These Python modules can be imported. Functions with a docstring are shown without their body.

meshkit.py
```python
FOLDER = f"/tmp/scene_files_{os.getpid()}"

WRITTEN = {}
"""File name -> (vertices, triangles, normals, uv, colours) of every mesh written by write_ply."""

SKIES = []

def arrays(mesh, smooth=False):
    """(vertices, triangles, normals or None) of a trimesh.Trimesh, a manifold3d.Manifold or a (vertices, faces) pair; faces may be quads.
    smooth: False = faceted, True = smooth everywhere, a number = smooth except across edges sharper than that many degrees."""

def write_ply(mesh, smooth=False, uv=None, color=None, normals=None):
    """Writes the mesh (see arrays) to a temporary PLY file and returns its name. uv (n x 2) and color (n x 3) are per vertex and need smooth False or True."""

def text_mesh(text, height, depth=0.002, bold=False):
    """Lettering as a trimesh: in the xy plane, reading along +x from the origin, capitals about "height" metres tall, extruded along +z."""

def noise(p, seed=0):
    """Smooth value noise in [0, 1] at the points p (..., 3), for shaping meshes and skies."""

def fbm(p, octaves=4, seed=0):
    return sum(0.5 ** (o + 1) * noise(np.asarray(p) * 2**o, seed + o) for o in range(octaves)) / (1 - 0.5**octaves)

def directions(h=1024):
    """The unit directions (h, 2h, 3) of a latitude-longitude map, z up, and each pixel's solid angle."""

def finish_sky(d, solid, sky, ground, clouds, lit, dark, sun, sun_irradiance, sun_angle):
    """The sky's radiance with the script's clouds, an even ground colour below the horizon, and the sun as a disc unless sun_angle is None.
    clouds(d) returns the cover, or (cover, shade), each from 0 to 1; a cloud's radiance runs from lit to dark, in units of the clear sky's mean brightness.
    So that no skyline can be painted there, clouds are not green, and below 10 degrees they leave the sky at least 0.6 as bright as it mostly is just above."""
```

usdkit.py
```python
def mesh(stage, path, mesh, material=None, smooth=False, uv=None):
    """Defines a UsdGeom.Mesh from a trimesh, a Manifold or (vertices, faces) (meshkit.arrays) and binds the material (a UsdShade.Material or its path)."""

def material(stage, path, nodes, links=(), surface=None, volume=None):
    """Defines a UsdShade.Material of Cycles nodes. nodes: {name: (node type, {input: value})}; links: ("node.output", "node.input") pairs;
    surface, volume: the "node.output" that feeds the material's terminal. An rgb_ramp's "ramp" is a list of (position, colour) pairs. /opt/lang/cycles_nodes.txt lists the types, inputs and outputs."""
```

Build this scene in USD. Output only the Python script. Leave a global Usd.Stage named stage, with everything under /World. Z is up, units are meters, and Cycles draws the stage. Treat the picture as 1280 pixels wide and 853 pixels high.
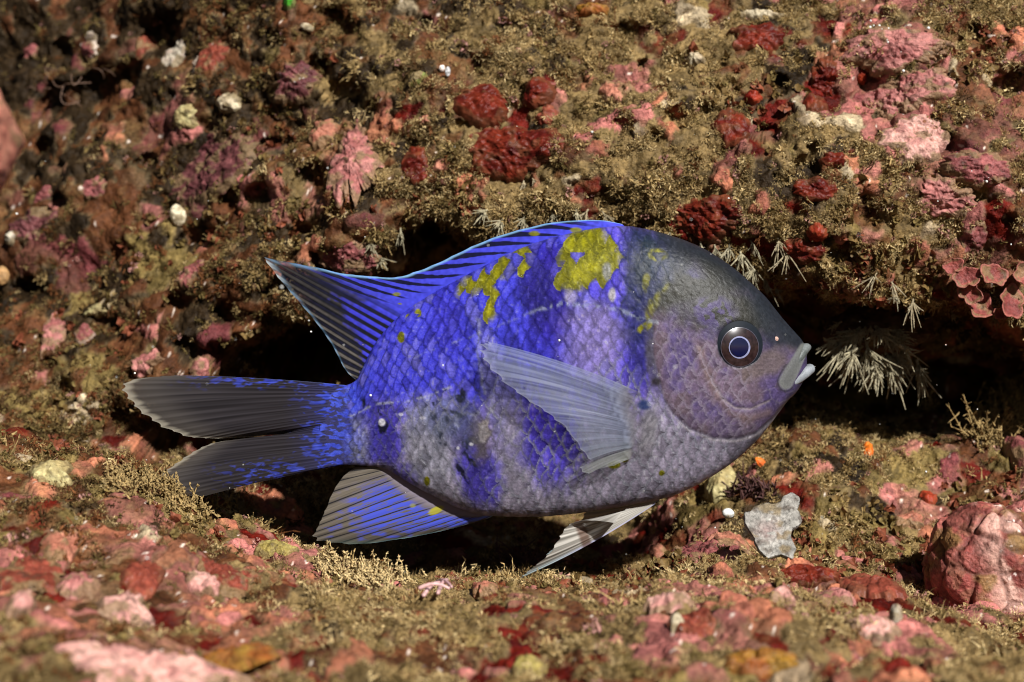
import math, random, numpy as np, trimesh, usdkit, meshkit
from meshkit import noise, fbm
from scipy.interpolate import PchipInterpolator as PC
from scipy.spatial import cKDTree
from pxr import Usd, UsdGeom, UsdLux, UsdShade, Sdf, Gf, Vt

# ------------------------------------------------------------------ camera, sky, strobe light, exposure
stage = Usd.Stage.CreateInMemory()
UsdGeom.SetStageUpAxis(stage, 'Z'); UsdGeom.SetStageMetersPerUnit(stage, 1.0)
UsdGeom.Xform.Define(stage, '/World'); UsdGeom.Scope.Define(stage, '/World/Looks')
rng = np.random.default_rng(7)
S, D = 0.0002, 0.45              # metres per photo pixel in the fish's plane (y = 0); camera distance from that plane
cam = UsdGeom.Camera.Define(stage, '/World/camera')
cam.AddTranslateOp().Set((0, -D, 0)); cam.AddRotateXOp().Set(90)
cam.CreateHorizontalApertureAttr(36.0); cam.CreateVerticalApertureAttr(36.0 * 682 / 1024)
cam.CreateFocalLengthAttr(36.0 * D / (1280 * S)); cam.CreateClippingRangeAttr((0.01, 50))
cam.CreateFocusDistanceAttr(D - 0.012); cam.CreateFStopAttr(17.0)
cam.CreateExposureAttr(0.6)
to_light = np.array([0.42, -0.73, 0.60]); to_light /= np.linalg.norm(to_light)
sun_el, sun_rot = math.asin(to_light[2]), math.atan2(to_light[0], to_light[1])
usdkit.material(stage, '/World/Looks/sky', {'s': ('sky_texture', {'sky_type': 'single_scattering', 'sun_disc': False, 'sun_elevation': sun_el, 'sun_rotation': sun_rot}),
    'b': ('background_shader', {'strength': 0.015})}, [('s.color', 'b.color')], surface='b.background')
dome = UsdLux.DomeLight.Define(stage, '/World/sky')
UsdShade.MaterialBindingAPI.Apply(dome.GetPrim()).Bind(UsdShade.Material.Get(stage, '/World/Looks/sky'))
strobe_light = UsdLux.DistantLight.Define(stage, '/World/strobe_light')  # distant light standing in for the underwater strobe
strobe_light.CreateNormalizeAttr(True); strobe_light.CreateIntensityAttr(1.25); strobe_light.CreateAngleAttr(2.0); strobe_light.CreateColorAttr((1.0, 0.985, 0.965))
def look_matrix(z):
    z = np.asarray(z, float); x = np.cross([0, 0, 1.0], z); x /= np.linalg.norm(x); y = np.cross(z, x)
    return Gf.Matrix4d(*x, 0, *y, 0, *z, 0, 0, 0, 0, 1)
strobe_light.AddTransformOp().Set(look_matrix(to_light))

# ------------------------------------------------------------------ helpers
def kk(y): return S * (D + y) / D
def P(px, py, y):
    px, py, y = np.broadcast_arrays(np.asarray(px, float), np.asarray(py, float), np.asarray(y, float))
    return np.stack([(px - 640) * kk(y), y, (426.5 - py) * kk(y)], -1)
def to_px(p):
    k = kk(p[..., 1]); return np.stack([p[..., 0] / k + 640, 426.5 - p[..., 2] / k], -1)
def ss(a, b, x):
    t = np.clip((x - a) / (b - a), 0, 1); return t * t * (3 - 2 * t)
def mixc(a, b, w): return a + (np.asarray(b, float) - a) * np.asarray(w)[..., None]
names = {}
def numbered(name, under='/World'):
    k = (under, name); n = names.get(k, -1) + 1; names[k] = n
    return f'{under}/{name}' + (f'_{n:03d}' if n else '')
def tag(prim, label=None, cat=None, group=None, kind=None):
    for k, v in (('label', label), ('category', cat), ('group', group), ('kind', kind)):
        if v: prim.SetCustomDataByKey(k, v)
def mat_of(m): return UsdShade.Material.Get(stage, '/World/Looks/' + m)
def obj(name, mesh, m, parent=None, cd=None, fa=None, smooth=True):
    """ONE Mesh prim; cd: per-vertex pigment, fa: per-vertex opacity of thin skin"""
    path = numbered(name, parent or '/World')
    o = usdkit.mesh(stage, path, mesh, mat_of(m), smooth=smooth)
    api = UsdGeom.PrimvarsAPI(o)
    if cd is not None: api.CreatePrimvar('Cd', Sdf.ValueTypeNames.Color3fArray, 'vertex').Set(Vt.Vec3fArray.FromNumpy(np.clip(cd, 0, 1).astype(np.float32)))
    if fa is not None: api.CreatePrimvar('Fa', Sdf.ValueTypeNames.FloatArray, 'vertex').Set(Vt.FloatArray.FromNumpy(np.clip(fa, 0, 1).astype(np.float32)))
    return o.GetPrim()
def thing(name, label, cat, group=None, loc=(0, 0, 0)):
    x = UsdGeom.Xform.Define(stage, numbered(name)); tag(x.GetPrim(), label, cat, group)
    return str(x.GetPath())
def grid_faces(a, b, wrap=False):
    i, j = np.meshgrid(np.arange(a - 1), np.arange(b if wrap else b - 1), indexing='ij')
    j2 = (j + 1) % b
    return np.stack([i * b + j, (i + 1) * b + j, (i + 1) * b + j2, i * b + j2], -1).reshape(-1, 4)
def tri(q): return np.vstack([q[:, [0, 1, 2]], q[:, [0, 2, 3]]])
def grid_normals(g):
    n = np.cross(np.gradient(g, axis=0), np.gradient(g, axis=1))
    return n / (np.linalg.norm(n, axis=-1, keepdims=True) + 1e-15)
def tube(pts, radii, sides=7, flat=1.0):
    """closed tapered tube along a polyline"""
    p = np.asarray(pts, float); r = np.broadcast_to(np.asarray(radii, float), (len(p),))
    t = np.gradient(p, axis=0); t /= np.linalg.norm(t, axis=1, keepdims=True) + 1e-12
    ref = np.array([0.31, 0.9, 0.3]); a = np.cross(t, ref); a /= np.linalg.norm(a, axis=1, keepdims=True) + 1e-12
    b = np.cross(t, a); ang = np.arange(sides) * 2 * np.pi / sides
    v = p[:, None] + r[:, None, None] * (np.cos(ang)[None, :, None] * a[:, None] + flat * np.sin(ang)[None, :, None] * b[:, None])
    n = len(p); f = tri(grid_faces(n, sides, True)); v = np.vstack([v.reshape(-1, 3), p[0] - t[0] * r[0] * .5, p[-1] + t[-1] * r[-1] * .6])
    s = np.arange(sides); s2 = (s + 1) % sides
    f = np.vstack([f, np.stack([np.full(sides, n * sides), s, s2], 1), np.stack([np.full(sides, n * sides + 1), (n - 1) * sides + s2, (n - 1) * sides + s], 1)])
    return v, f
def join(ms):
    vs, fs, n = [], [], 0
    for v, f in ms: vs.append(v); fs.append(f + n); n += len(v)
    return np.vstack(vs), np.vstack(fs)
def seg_dist(x, y, poly):
    """distance to a polyline and the signed side of its nearest segment (positive on the left of its run, y down)"""
    best = np.full(x.shape, 1e9); side = np.zeros(x.shape)
    for (x0, y0), (x1, y1) in zip(poly[:-1], poly[1:]):
        dx, dy = x1 - x0, y1 - y0; L = dx * dx + dy * dy
        t = np.clip(((x - x0) * dx + (y - y0) * dy) / L, 0, 1)
        d = np.hypot(x - x0 - t * dx, y - y0 - t * dy); m = d < best
        best = np.where(m, d, best); side = np.where(m, np.sign(dx * (y - y0) - dy * (x - x0)), side)
    return best, side

# ------------------------------------------------------------------ materials
def pig_mat(name, rough=0.6, spec=0.35, nscale=900, nvar=0.35, bump=0.0003, bscale=2200, coat=0.0, sss=0.0):
    usdkit.material(stage, '/World/Looks/' + name, {
        'a': ('attribute', {'attribute': 'Cd'}), 'g': ('geometry', {}),
        'n': ('noise_texture', {'scale': nscale, 'detail': 4.0, 'roughness': 0.65}),
        'r': ('map_range', {'from_min': 0.25, 'from_max': 0.75, 'to_min': 1 - nvar, 'to_max': 1 + nvar}),
        'm': ('vector_math', {'math_type': 'scale'}),
        'b': ('noise_texture', {'scale': bscale, 'detail': 3.0, 'roughness': 0.6}),
        'u': ('bump', {'strength': 0.7, 'distance': bump, 'use_object_space': False}),
        'p': ('principled_bsdf', {'roughness': rough, 'specular_ior_level': spec, 'coat_weight': coat, 'coat_roughness': 0.2})},
        [('g.position', 'n.vector'), ('g.position', 'b.vector'), ('n.fac', 'r.value'), ('a.vector', 'm.vector1'), ('r.result', 'm.scale'), ('m.vector', 'p.base_color'),
         ('b.fac', 'u.height'), ('u.normal', 'p.normal')], surface='p.BSDF')
def plain_mat(name, c, rough=0.55, spec=0.3, var=0.3, scale=1200, trans=0.0, coat=0.0):
    c = np.array(c, float)
    nodes = {'g': ('geometry', {}), 'n': ('noise_texture', {'scale': scale, 'detail': 3.0}),
        'r': ('rgb_ramp', {'ramp': [(0.3, tuple(c * (1 - var))), (0.7, tuple(np.minimum(c * (1 + var), 1)))]}),
        'p': ('principled_bsdf', {'roughness': rough, 'specular_ior_level': spec, 'coat_weight': coat, 'coat_roughness': 0.08})}
    links = [('g.position', 'n.vector'), ('n.fac', 'r.fac'), ('r.color', 'p.base_color')]; out = 'p.BSDF'
    if trans:
        nodes['t'] = ('translucent_bsdf', {}); nodes['x'] = ('mix_closure', {'fac': trans})
        links += [('r.color', 't.color'), ('p.BSDF', 'x.closure1'), ('t.BSDF', 'x.closure2')]; out = 'x.closure'
    usdkit.material(stage, '/World/Looks/' + name, nodes, links, surface=out)
pig_mat('rock', spec=0.10, rough=0.5, nscale=900, nvar=0.6, bump=0.0009, bscale=1300)
pig_mat('crust', rough=0.4, spec=0.13, nscale=1100, nvar=0.45, bump=0.0006, bscale=1500)
pig_mat('sponge', rough=0.4, spec=0.14, nscale=800, nvar=0.4, bump=0.0003, bscale=1600)
pig_mat('fish_skin', rough=0.36, spec=0.13, nscale=2600, nvar=0.25, bump=0.00008, bscale=4000)
usdkit.material(stage, '/World/Looks/fin_skin', {
    'a': ('attribute', {'attribute': 'Cd'}), 'o': ('attribute', {'attribute': 'Fa'}),
    'p': ('principled_bsdf', {'roughness': 0.35, 'specular_ior_level': 0.12}), 't': ('translucent_bsdf', {}), 'c': ('transparent_bsdf', {}),
    'x': ('mix_closure', {'fac': 0.3}), 'y': ('mix_closure', {})},
    [('a.vector', 'p.base_color'), ('a.vector', 't.color'), ('p.BSDF', 'x.closure1'), ('t.BSDF', 'x.closure2'), ('o.fac', 'y.fac'), ('c.BSDF', 'y.closure1'), ('x.closure', 'y.closure2')], surface='y.closure')
plain_mat('eye_dark', (0.010, 0.013, 0.018), rough=0.5, spec=0.05, var=0.1)
plain_mat('iris_brown', (0.020, 0.010, 0.010), rough=0.2, spec=0.5, var=0.6, scale=900, coat=0.6)
plain_mat('iris_edge', (0.05, 0.045, 0.06), rough=0.25, spec=0.5, var=0.3, coat=0.5)
plain_mat('iris_ring', (0.20, 0.21, 0.34), rough=0.25, spec=0.5, var=0.2, coat=0.5)
plain_mat('pupil_navy', (0.004, 0.005, 0.03), rough=0.08, spec=0.6, var=0.1, coat=0.8)
plain_mat('mouth_dark', (0.02, 0.012, 0.012), rough=0.6)
plain_mat('particle', (0.7, 0.7, 0.65), rough=0.6, var=0.1)

# ------------------------------------------------------------------ the reef: one C-shaped section per column, wall above and floor below
# knots per column: (depth y in cm, photo row where that point would stand)
cols = [-220, 60, 200, 330, 430, 520, 640, 780, 900, 1010, 1110, 1210, 1300, 1500]
wall_k = {  # top ... lip, under the lip, back of the hollow
 -220: [(22,-620),(20,-200),(17,60),(14,220),(10.5,400),(7,500),(5.2,570),(5.5,640)],
   60: [(18,-620),(15.5,-200),(12,60),(10,220),(8,400),(5.8,500),(5.2,570),(5.5,640)],
  200: [(15,-620),(12.2,-200),(9.2,60),(7.6,220),(6.2,380),(5.4,480),(6.6,530),(9,600)],
  330: [(14,-620),(10,-200),(7.5,60),(6,200),(5.2,330),(5.5,395),(8,420),(13,470)],
  430: [(14,-620),(10,-200),(7,50),(5.5,170),(4.5,280),(4.8,345),(8,360),(14,420)],
  520: [(14,-620),(10,-200),(6.5,40),(5,150),(4.2,225),(4.6,268),(8,280),(15,380)],
  640: [(14,-620),(9,-200),(6,30),(4.4,140),(3.4,250),(3.9,305),(8,322),(15,400)],
  780: [(13,-620),(8.5,-200),(5.5,20),(4,130),(3.0,258),(3.4,300),(8,320),(15,410)],
  900: [(13,-620),(8,-200),(5.2,20),(3.8,130),(2.6,275),(3,328),(8,345),(15,430)],
 1010: [(13,-620),(8,-200),(5,20),(3.6,130),(2.4,262),(2.8,332),(8,348),(15,440)],
 1110: [(12,-620),(7.5,-200),(4.6,20),(3.2,140),(2.2,270),(2.6,372),(8,385),(15,450)],
 1210: [(12,-620),(7,-200),(4.2,20),(2.8,140),(1.8,280),(2.2,392),(8,405),(15,455)],
 1300: [(12,-620),(7,-200),(4,20),(2.6,150),(1.5,300),(2,415),(8,425),(15,460)],
 1500: [(12,-620),(7,-200),(4,20),(2.6,150),(1.2,300),(1.8,440),(8,450),(15,470)]}
floor_k = {  # back of the hollow ... ridge in front ... below the frame
 -220: [(13,545),(9,555),(5,565),(1,572),(-3,575),(-8,640),(-14,800),(-22,1150)],
   60: [(13,545),(9,555),(5,570),(1,582),(-2.5,578),(-8,655),(-14,830),(-22,1200)],
  200: [(13,545),(9,560),(5,600),(0.8,640),(-2,602),(-7,676),(-13,840),(-22,1200)],
  330: [(13,450),(9,520),(6,600),(2,668),(-1.5,668),(-6,705),(-13,850),(-22,1200)],
  430: [(14,400),(10,500),(6,620),(2.5,700),(-1.5,700),(-6,740),(-13,860),(-22,1200)],
  520: [(15,360),(11,520),(7,650),(3,716),(-1.5,730),(-6,755),(-13,870),(-22,1200)],
  640: [(15,380),(12,540),(8,650),(3.5,712),(-1,724),(-6,750),(-13,870),(-22,1200)],
  780: [(15,390),(13,540),(9,640),(4,706),(-0.5,732),(-6,760),(-13,870),(-22,1200)],
  900: [(15,410),(12,500),(8,545),(4,632),(0,690),(-6,760),(-13,870),(-22,1200)],
 1010: [(15,420),(12,490),(8,512),(5,590),(0.5,690),(-6,765),(-13,880),(-22,1200)],
 1110: [(15,430),(12,510),(7.5,530),(4.5,600),(1,700),(-5,780),(-13,900),(-22,1250)],
 1210: [(15,435),(12,510),(7,532),(4.2,580),(0.5,690),(-5,800),(-13,900),(-22,1250)],
 1300: [(15,440),(12,520),(7.5,540),(4,565),(0.5,640),(-5,800),(-13,900),(-22,1250)],
 1500: [(15,450),(12,520),(7.5,540),(4,560),(0.5,620),(-5,780),(-13,900),(-22,1250)]}
def swept(knots, step_px, rows):
    u = np.arange(-220, 1500.1, step_px)
    K = np.array([[(y / 100, (426.5 - py) * kk(y / 100)) for y, py in knots[c]] for c in cols])     # col x knot x (y, z)
    Ku = PC(cols, K, axis=0)(u)                                                                         # u x knot x 2
    seg = np.linalg.norm(np.diff(K, axis=1), axis=2).mean(0); s = np.r_[0, np.cumsum(seg)]; s /= s[-1]
    G = PC(s, Ku, axis=1)(rows)                                                                       # u x rows x 2
    x = np.broadcast_to(((u - 640) * kk(0.035))[:, None], G.shape[:2])
    return np.stack([x, G[..., 0], G[..., 1]], -1)
def rows_for(n, a, b, dens):
    """n parameters in 0..1, denser between a and b"""
    t = np.linspace(0, 1, 2000); w = np.where((t > a) & (t < b), dens, 1.0); c = np.cumsum(w); c = (c - c[0]) / (c[-1] - c[0])
    return np.interp(np.linspace(0, 1, n), c, t)
Q = 2.0
wall = swept(wall_k, Q, rows_for(400, 0.33, 0.86, 3.2))
flo = swept(floor_k, Q, rows_for(400, 0.15, 0.78, 2.6))

holes = [  # (photo column, row, y, radius mm, depth mm): hollows in the wall and floor
 (535,285,.045,11,26),(500,300,.045,8,20),(345,440,.055,13,26),(390,450,.055,11,22),(295,455,.055,8,16),(250,560,.06,13,20),(300,560,.06,12,20),(200,545,.06,8,14),(150,535,.06,7,10),(425,120,.055,6,7),(200,50,.075,9,10),(120,110,.075,8,9),
 (960,165,.034,4,6),(1180,185,.026,4,6),(1270,110,.028,6,9),(1085,265,.023,5,6),(880,140,.037,4,6),(340,190,.06,6,8),(60,130,.075,8,9),(130,410,.065,6,6),
 (600,80,.048,4,4),(720,165,.04,4,4),(1010,210,.03,4,5),(1140,215,.026,3,4),(850,150,.038,4,5),(240,300,.062,6,6),(50,470,.066,6,6),(1240,440,.03,9,10),(160,95,.075,6,7),(420,30,.06,7,8)]
rp = np.random.default_rng(99)
for _ in range(110):
    _x, _y = rp.uniform(-100, 1380), rp.uniform(-40, 520); holes.append((_x, _y, float(np.interp(_x, [0, 400, 800, 1300], [.066, .053, .038, .022])), rp.uniform(2, 4.6) * (1.15 if _x < 450 else .8), rp.uniform(3, 7) * (1.2 if _x < 450 else .8)))
def displace(g, seed):
    n = grid_normals(g)
    if seed == 1: n = -n
    if (n[:, n.shape[1] // 2, 1].mean()) > 0: n = -n
    h = (fbm(g / 0.045, 3, seed) - .5) * 0.020 + (fbm(g / 0.016 + 9, 3, seed + 3) - .5) * 0.0125
    fade = ss(0.0, 0.05, np.abs(g[..., 1] - 0.3))
    g = g + n * h[..., None]
    t2 = cKDTree(to_px(g).reshape(-1, 2)); gf = g.reshape(-1, 3)
    for px, py, y, r, d in holes:
        dn, jn = t2.query((px, py), k=12)
        if dn[0] > 8: continue
        c = gf[jn[np.argmin(gf[jn, 1])]]; dd = np.linalg.norm((g - c) * [1, .45, 1.15], axis=-1) / (r * 1e-3)
        wob = 1 + .5 * (noise(g / 0.004, 5) - .5)
        g = g + np.array([0, 1.0, 0.25]) * (d * 1e-3 * np.exp(-(dd * wob) ** 4))[..., None]
    n2 = grid_normals(g); n2 *= np.sign((n2 * n).sum(-1, keepdims=True)) + 1e-9
    return g, n2
wall, wn = displace(wall, 11); flo, fn = displace(flo, 1)

# --- mosaic of encrusting life: kind of each little patch (pigment and relief)
PAL = np.array([(.155,.102,.040),(.024,.014,.006),(.36,.125,.105),(.37,.13,.07),(.15,.038,.038),(.085,.006,.003),(.40,.31,.19),(.085,.031,.012),(.16,.11,.036)])
NAMES = dict(tan=0, dark=1, pink=2, salmon=3, plum=4, red=5, cream=6, brown=7, khaki=8)
anchors = [  # photo place and the mix of growth around it
 (60,60,'dark6 plum1.3 brown3 red.6'),(200,70,'dark4 brown3 plum1.5 pink.5 cream.3'),(330,90,'dark5 plum1.5 brown2.5 tan1'),(60,250,'plum2 brown3 dark3.5 pink.5'),(230,210,'plum4 pink.8 brown2.5 dark2'),(400,190,'salmon1.3 plum1 dark2 brown2 pink1'),
 (90,400,'brown4 dark3 pink.7 khaki1 cream.2'),(250,380,'brown5 dark3 salmon.6 plum1'),(330,330,'brown4 dark4 plum.8'),(430,300,'plum2 brown2 tan1'),(60,520,'brown2 khaki1.5 cream.8 red1 dark1'),(190,470,'pink1 brown3 khaki1 dark1'),
 (520,60,'tan3 dark2 brown1.5'),(560,180,'tan2 brown2 pink1 red.8'),(460,110,'dark3 tan2 brown1'),(700,60,'tan5 khaki1 brown1'),(760,130,'tan3 pink1 salmon1 red.5'),(640,240,'tan3 cream.6 salmon1'),(760,220,'tan2 salmon1.5 red1 brown1'),
 (830,80,'tan5 cream1 brown.7'),(930,70,'tan3 red2 brown1'),(950,150,'tan3 red2 dark1 salmon.7'),(1000,220,'tan3 red1.5 salmon1 dark1'),(880,210,'tan2 cream.8 salmon1 red1.5'),(880,280,'red4 tan1'),
 (1120,80,'pink5 salmon1 plum.5'),(1120,180,'pink4 salmon2 tan1'),(1180,250,'pink3 salmon1.5 tan1.5 brown.6'),(1080,300,'tan3 brown2 pink.7 khaki1'),(1240,60,'brown3 tan2 salmon1'),(1240,180,'pink3 plum1.5 dark1.5'),(1240,320,'salmon3 brown1.5 tan1.5 plum1'),(1160,350,'tan2 brown2 salmon1'),
 (1000,540,'khaki3 brown2 dark1.3 red.5'),(1120,570,'khaki3 brown2 dark1'),(1220,560,'khaki2 brown2 dark1'),(900,600,'dark2 brown2 khaki1'),(850,690,'red1.5 pink2 tan1.5'),(940,690,'salmon2 pink1.5 red1.5 tan1'),(1060,720,'red2 plum1.5 tan1.5 brown1 pink1'),(1040,640,'khaki2 tan1 brown2 dark1'),(1200,700,'pink3 salmon2 red1'),
 (1120,800,'tan2 pink2 salmon1 red1'),(980,800,'tan2 brown1.5 cream.6 red1 pink1'),(1250,820,'tan4 khaki1'),(820,770,'tan3 pink1.5 red1 brown1'),(640,730,'tan2 red1.5 pink1 brown1'),(700,800,'tan3 brown2 red1'),(540,760,'tan2.5 brown2 red1'),(560,830,'tan2 brown2 red1.5 khaki.7'),
 (450,700,'tan3 red1 khaki1'),(300,700,'salmon1.5 red1.5 tan1.5 pink1'),(180,700,'salmon2 pink2 red1.3 brown1'),(60,640,'brown2 salmon1.5 khaki1 red.8'),(200,630,'khaki2 brown2 tan1 salmon.7'),(60,740,'red2 plum1.5 pink1.5 salmon1'),(150,790,'tan2 brown1 pink1.5'),(330,800,'red2 brown1.5 salmon1 tan1'),(60,840,'pink2 tan1.5 khaki1'),(200,845,'pink4 salmon1')]
def parse(t):
    w = np.zeros(len(PAL))
    for tok in t.split():
        k = tok.rstrip('0123456789.'); w[NAMES[k]] = float(tok[len(k):])
    w = w / w.sum() + np.array([.03, .03, .025, .02, .02, .025, .010, .05, .03]); return w / w.sum()
A_xy = np.array([a[:2] for a in anchors], float); A_w = np.array([parse(a[2]) for a in anchors])
allv = np.vstack([wall.reshape(-1, 3), flo.reshape(-1, 3)]); alln = np.vstack([wn.reshape(-1, 3), fn.reshape(-1, 3)])
nw = wall.shape[0] * wall.shape[1]
apx = to_px(allv)
def mix_at(q):
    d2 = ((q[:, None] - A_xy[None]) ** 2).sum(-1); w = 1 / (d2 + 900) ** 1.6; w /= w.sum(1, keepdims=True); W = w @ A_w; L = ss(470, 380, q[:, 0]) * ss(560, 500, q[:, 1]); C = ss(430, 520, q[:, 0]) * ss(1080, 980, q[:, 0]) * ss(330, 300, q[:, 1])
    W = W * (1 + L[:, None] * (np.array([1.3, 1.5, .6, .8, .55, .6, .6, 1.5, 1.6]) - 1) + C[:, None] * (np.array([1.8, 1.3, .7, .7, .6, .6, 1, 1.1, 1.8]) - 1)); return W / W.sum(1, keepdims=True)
def pick(prob, r):
    c = np.cumsum(prob, 1); return np.minimum((r[:, None] > c / c[:, -1:]).sum(1), len(PAL) - 1)
big = rng.choice(len(allv), 1500, replace=False); small = rng.choice(len(allv), 11000, replace=False)
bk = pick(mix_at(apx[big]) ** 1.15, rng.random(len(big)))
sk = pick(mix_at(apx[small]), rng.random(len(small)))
tb = cKDTree(allv[big]); sb = tb.query(allv[small])[1]
sk = np.where(rng.random(len(small)) < .66, bk[sb], sk)
warp = np.stack([fbm(allv / .006 + 3.1 * k, 3, 40 + k) - .5 for k in range(3)], -1) * .0075 + np.stack([noise(allv / .0013, 60 + k) - .5 for k in range(3)], -1) * .0012
ts = cKDTree(allv[small]); dd, ii = ts.query(allv + warp, k=2)
kind = sk[ii[:, 0]]; edge = ss(0, .0011, dd[:, 1] - dd[:, 0]); tone = rng.random(len(small))[ii[:, 0]]
same = sk[ii[:, 0]] == sk[ii[:, 1]]
n_f = fbm(allv / .0045, 3, 80); n_ff = noise(allv / .0016, 90); n_g = noise(allv / .0009, 91)
col = PAL[kind] * (0.55 + .8 * tone)[:, None]; soft = fbm(allv / .012 + 21, 4, 120)
col = mixc(col, (.085,.042,.02), .62 * ss(.44, .60, soft) * np.isin(kind, [2,3,4,6])); col = mixc(col, (.20,.06,.05), .5 * ss(.52, .62, fbm(allv / .005 + 41, 4, 121)) * np.isin(kind, [2,3]))
col = col * (0.72 + .56 * n_ff)[:, None]
col = mixc(col, (.13,.09,.045), .55 * (1 - edge) * ~same)                       # sediment in the joints
sed = ss(.52, .66, fbm(allv / .009 + 5, 4, 70))
col = mixc(col, PAL[0] * 1.5, .45 * sed * np.isin(kind, [2,3,4,5,7]) * n_g)       # dusting of tan sediment and turf
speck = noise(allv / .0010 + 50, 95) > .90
col = mixc(col, (.78,.66,.55), .75 * speck * np.isin(kind, [2,3,4,6,7]))  # bright glints on the crust, painted as cream dots
bumpy = np.isin(kind, [2,3,4,6]); hair = np.isin(kind, [0,8,1])
h = (n_f - .5) * .0032 + (n_ff - .5) * .0011 + edge * np.where(bumpy, .0010, .0004) + np.where(hair, (n_g - .5) * .0011, (n_g - .5) * .0003) + np.where(kind == 5, -.0006, 0)
pos = allv + alln * (h * np.where(np.isin(kind, [2, 4]), .75, 1))[:, None]
wallv, flov = pos[:nw].reshape(wall.shape), pos[nw:].reshape(flo.shape)
wq = grid_faces(*wall.shape[:2]); fq = grid_faces(*flo.shape[:2])
def facing(g, q):   # turn the faces so that they look at the open water
    a = g.reshape(-1, 3); n = np.cross(a[q[:, 1]] - a[q[:, 0]], a[q[:, 2]] - a[q[:, 0]]); return q if n[:, 1].mean() < 0 else q[:, ::-1]
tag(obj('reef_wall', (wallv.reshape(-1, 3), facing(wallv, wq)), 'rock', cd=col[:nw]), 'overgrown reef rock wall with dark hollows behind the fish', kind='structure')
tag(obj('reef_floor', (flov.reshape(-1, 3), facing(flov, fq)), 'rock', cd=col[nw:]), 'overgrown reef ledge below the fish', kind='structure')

# surface queries
nn = np.vstack([grid_normals(wallv).reshape(-1, 3), grid_normals(flov).reshape(-1, 3)]); nn *= np.sign((nn * alln).sum(1, keepdims=True)) + 1e-9
T3 = cKDTree(pos); PX = to_px(pos); T2 = cKDTree(PX)
def hit(px, py, r=4.0):
    i = np.array(T2.query_ball_point((px, py), r))
    if len(i) == 0: i = np.array([T2.query((px, py))[1]])
    y0 = pos[i, 1].min(); i = i[pos[i, 1] < y0 + .002]
    c = pos[i].mean(0); j = T3.query_ball_point(c, .0022); n = alln[j].mean(0) if j else np.array([0, -1, 0.]); n /= np.linalg.norm(n)
    c = P(px, py, c[1]); return c, n
covered = []    # patches that hold larger growths: turf keeps off them

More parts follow.
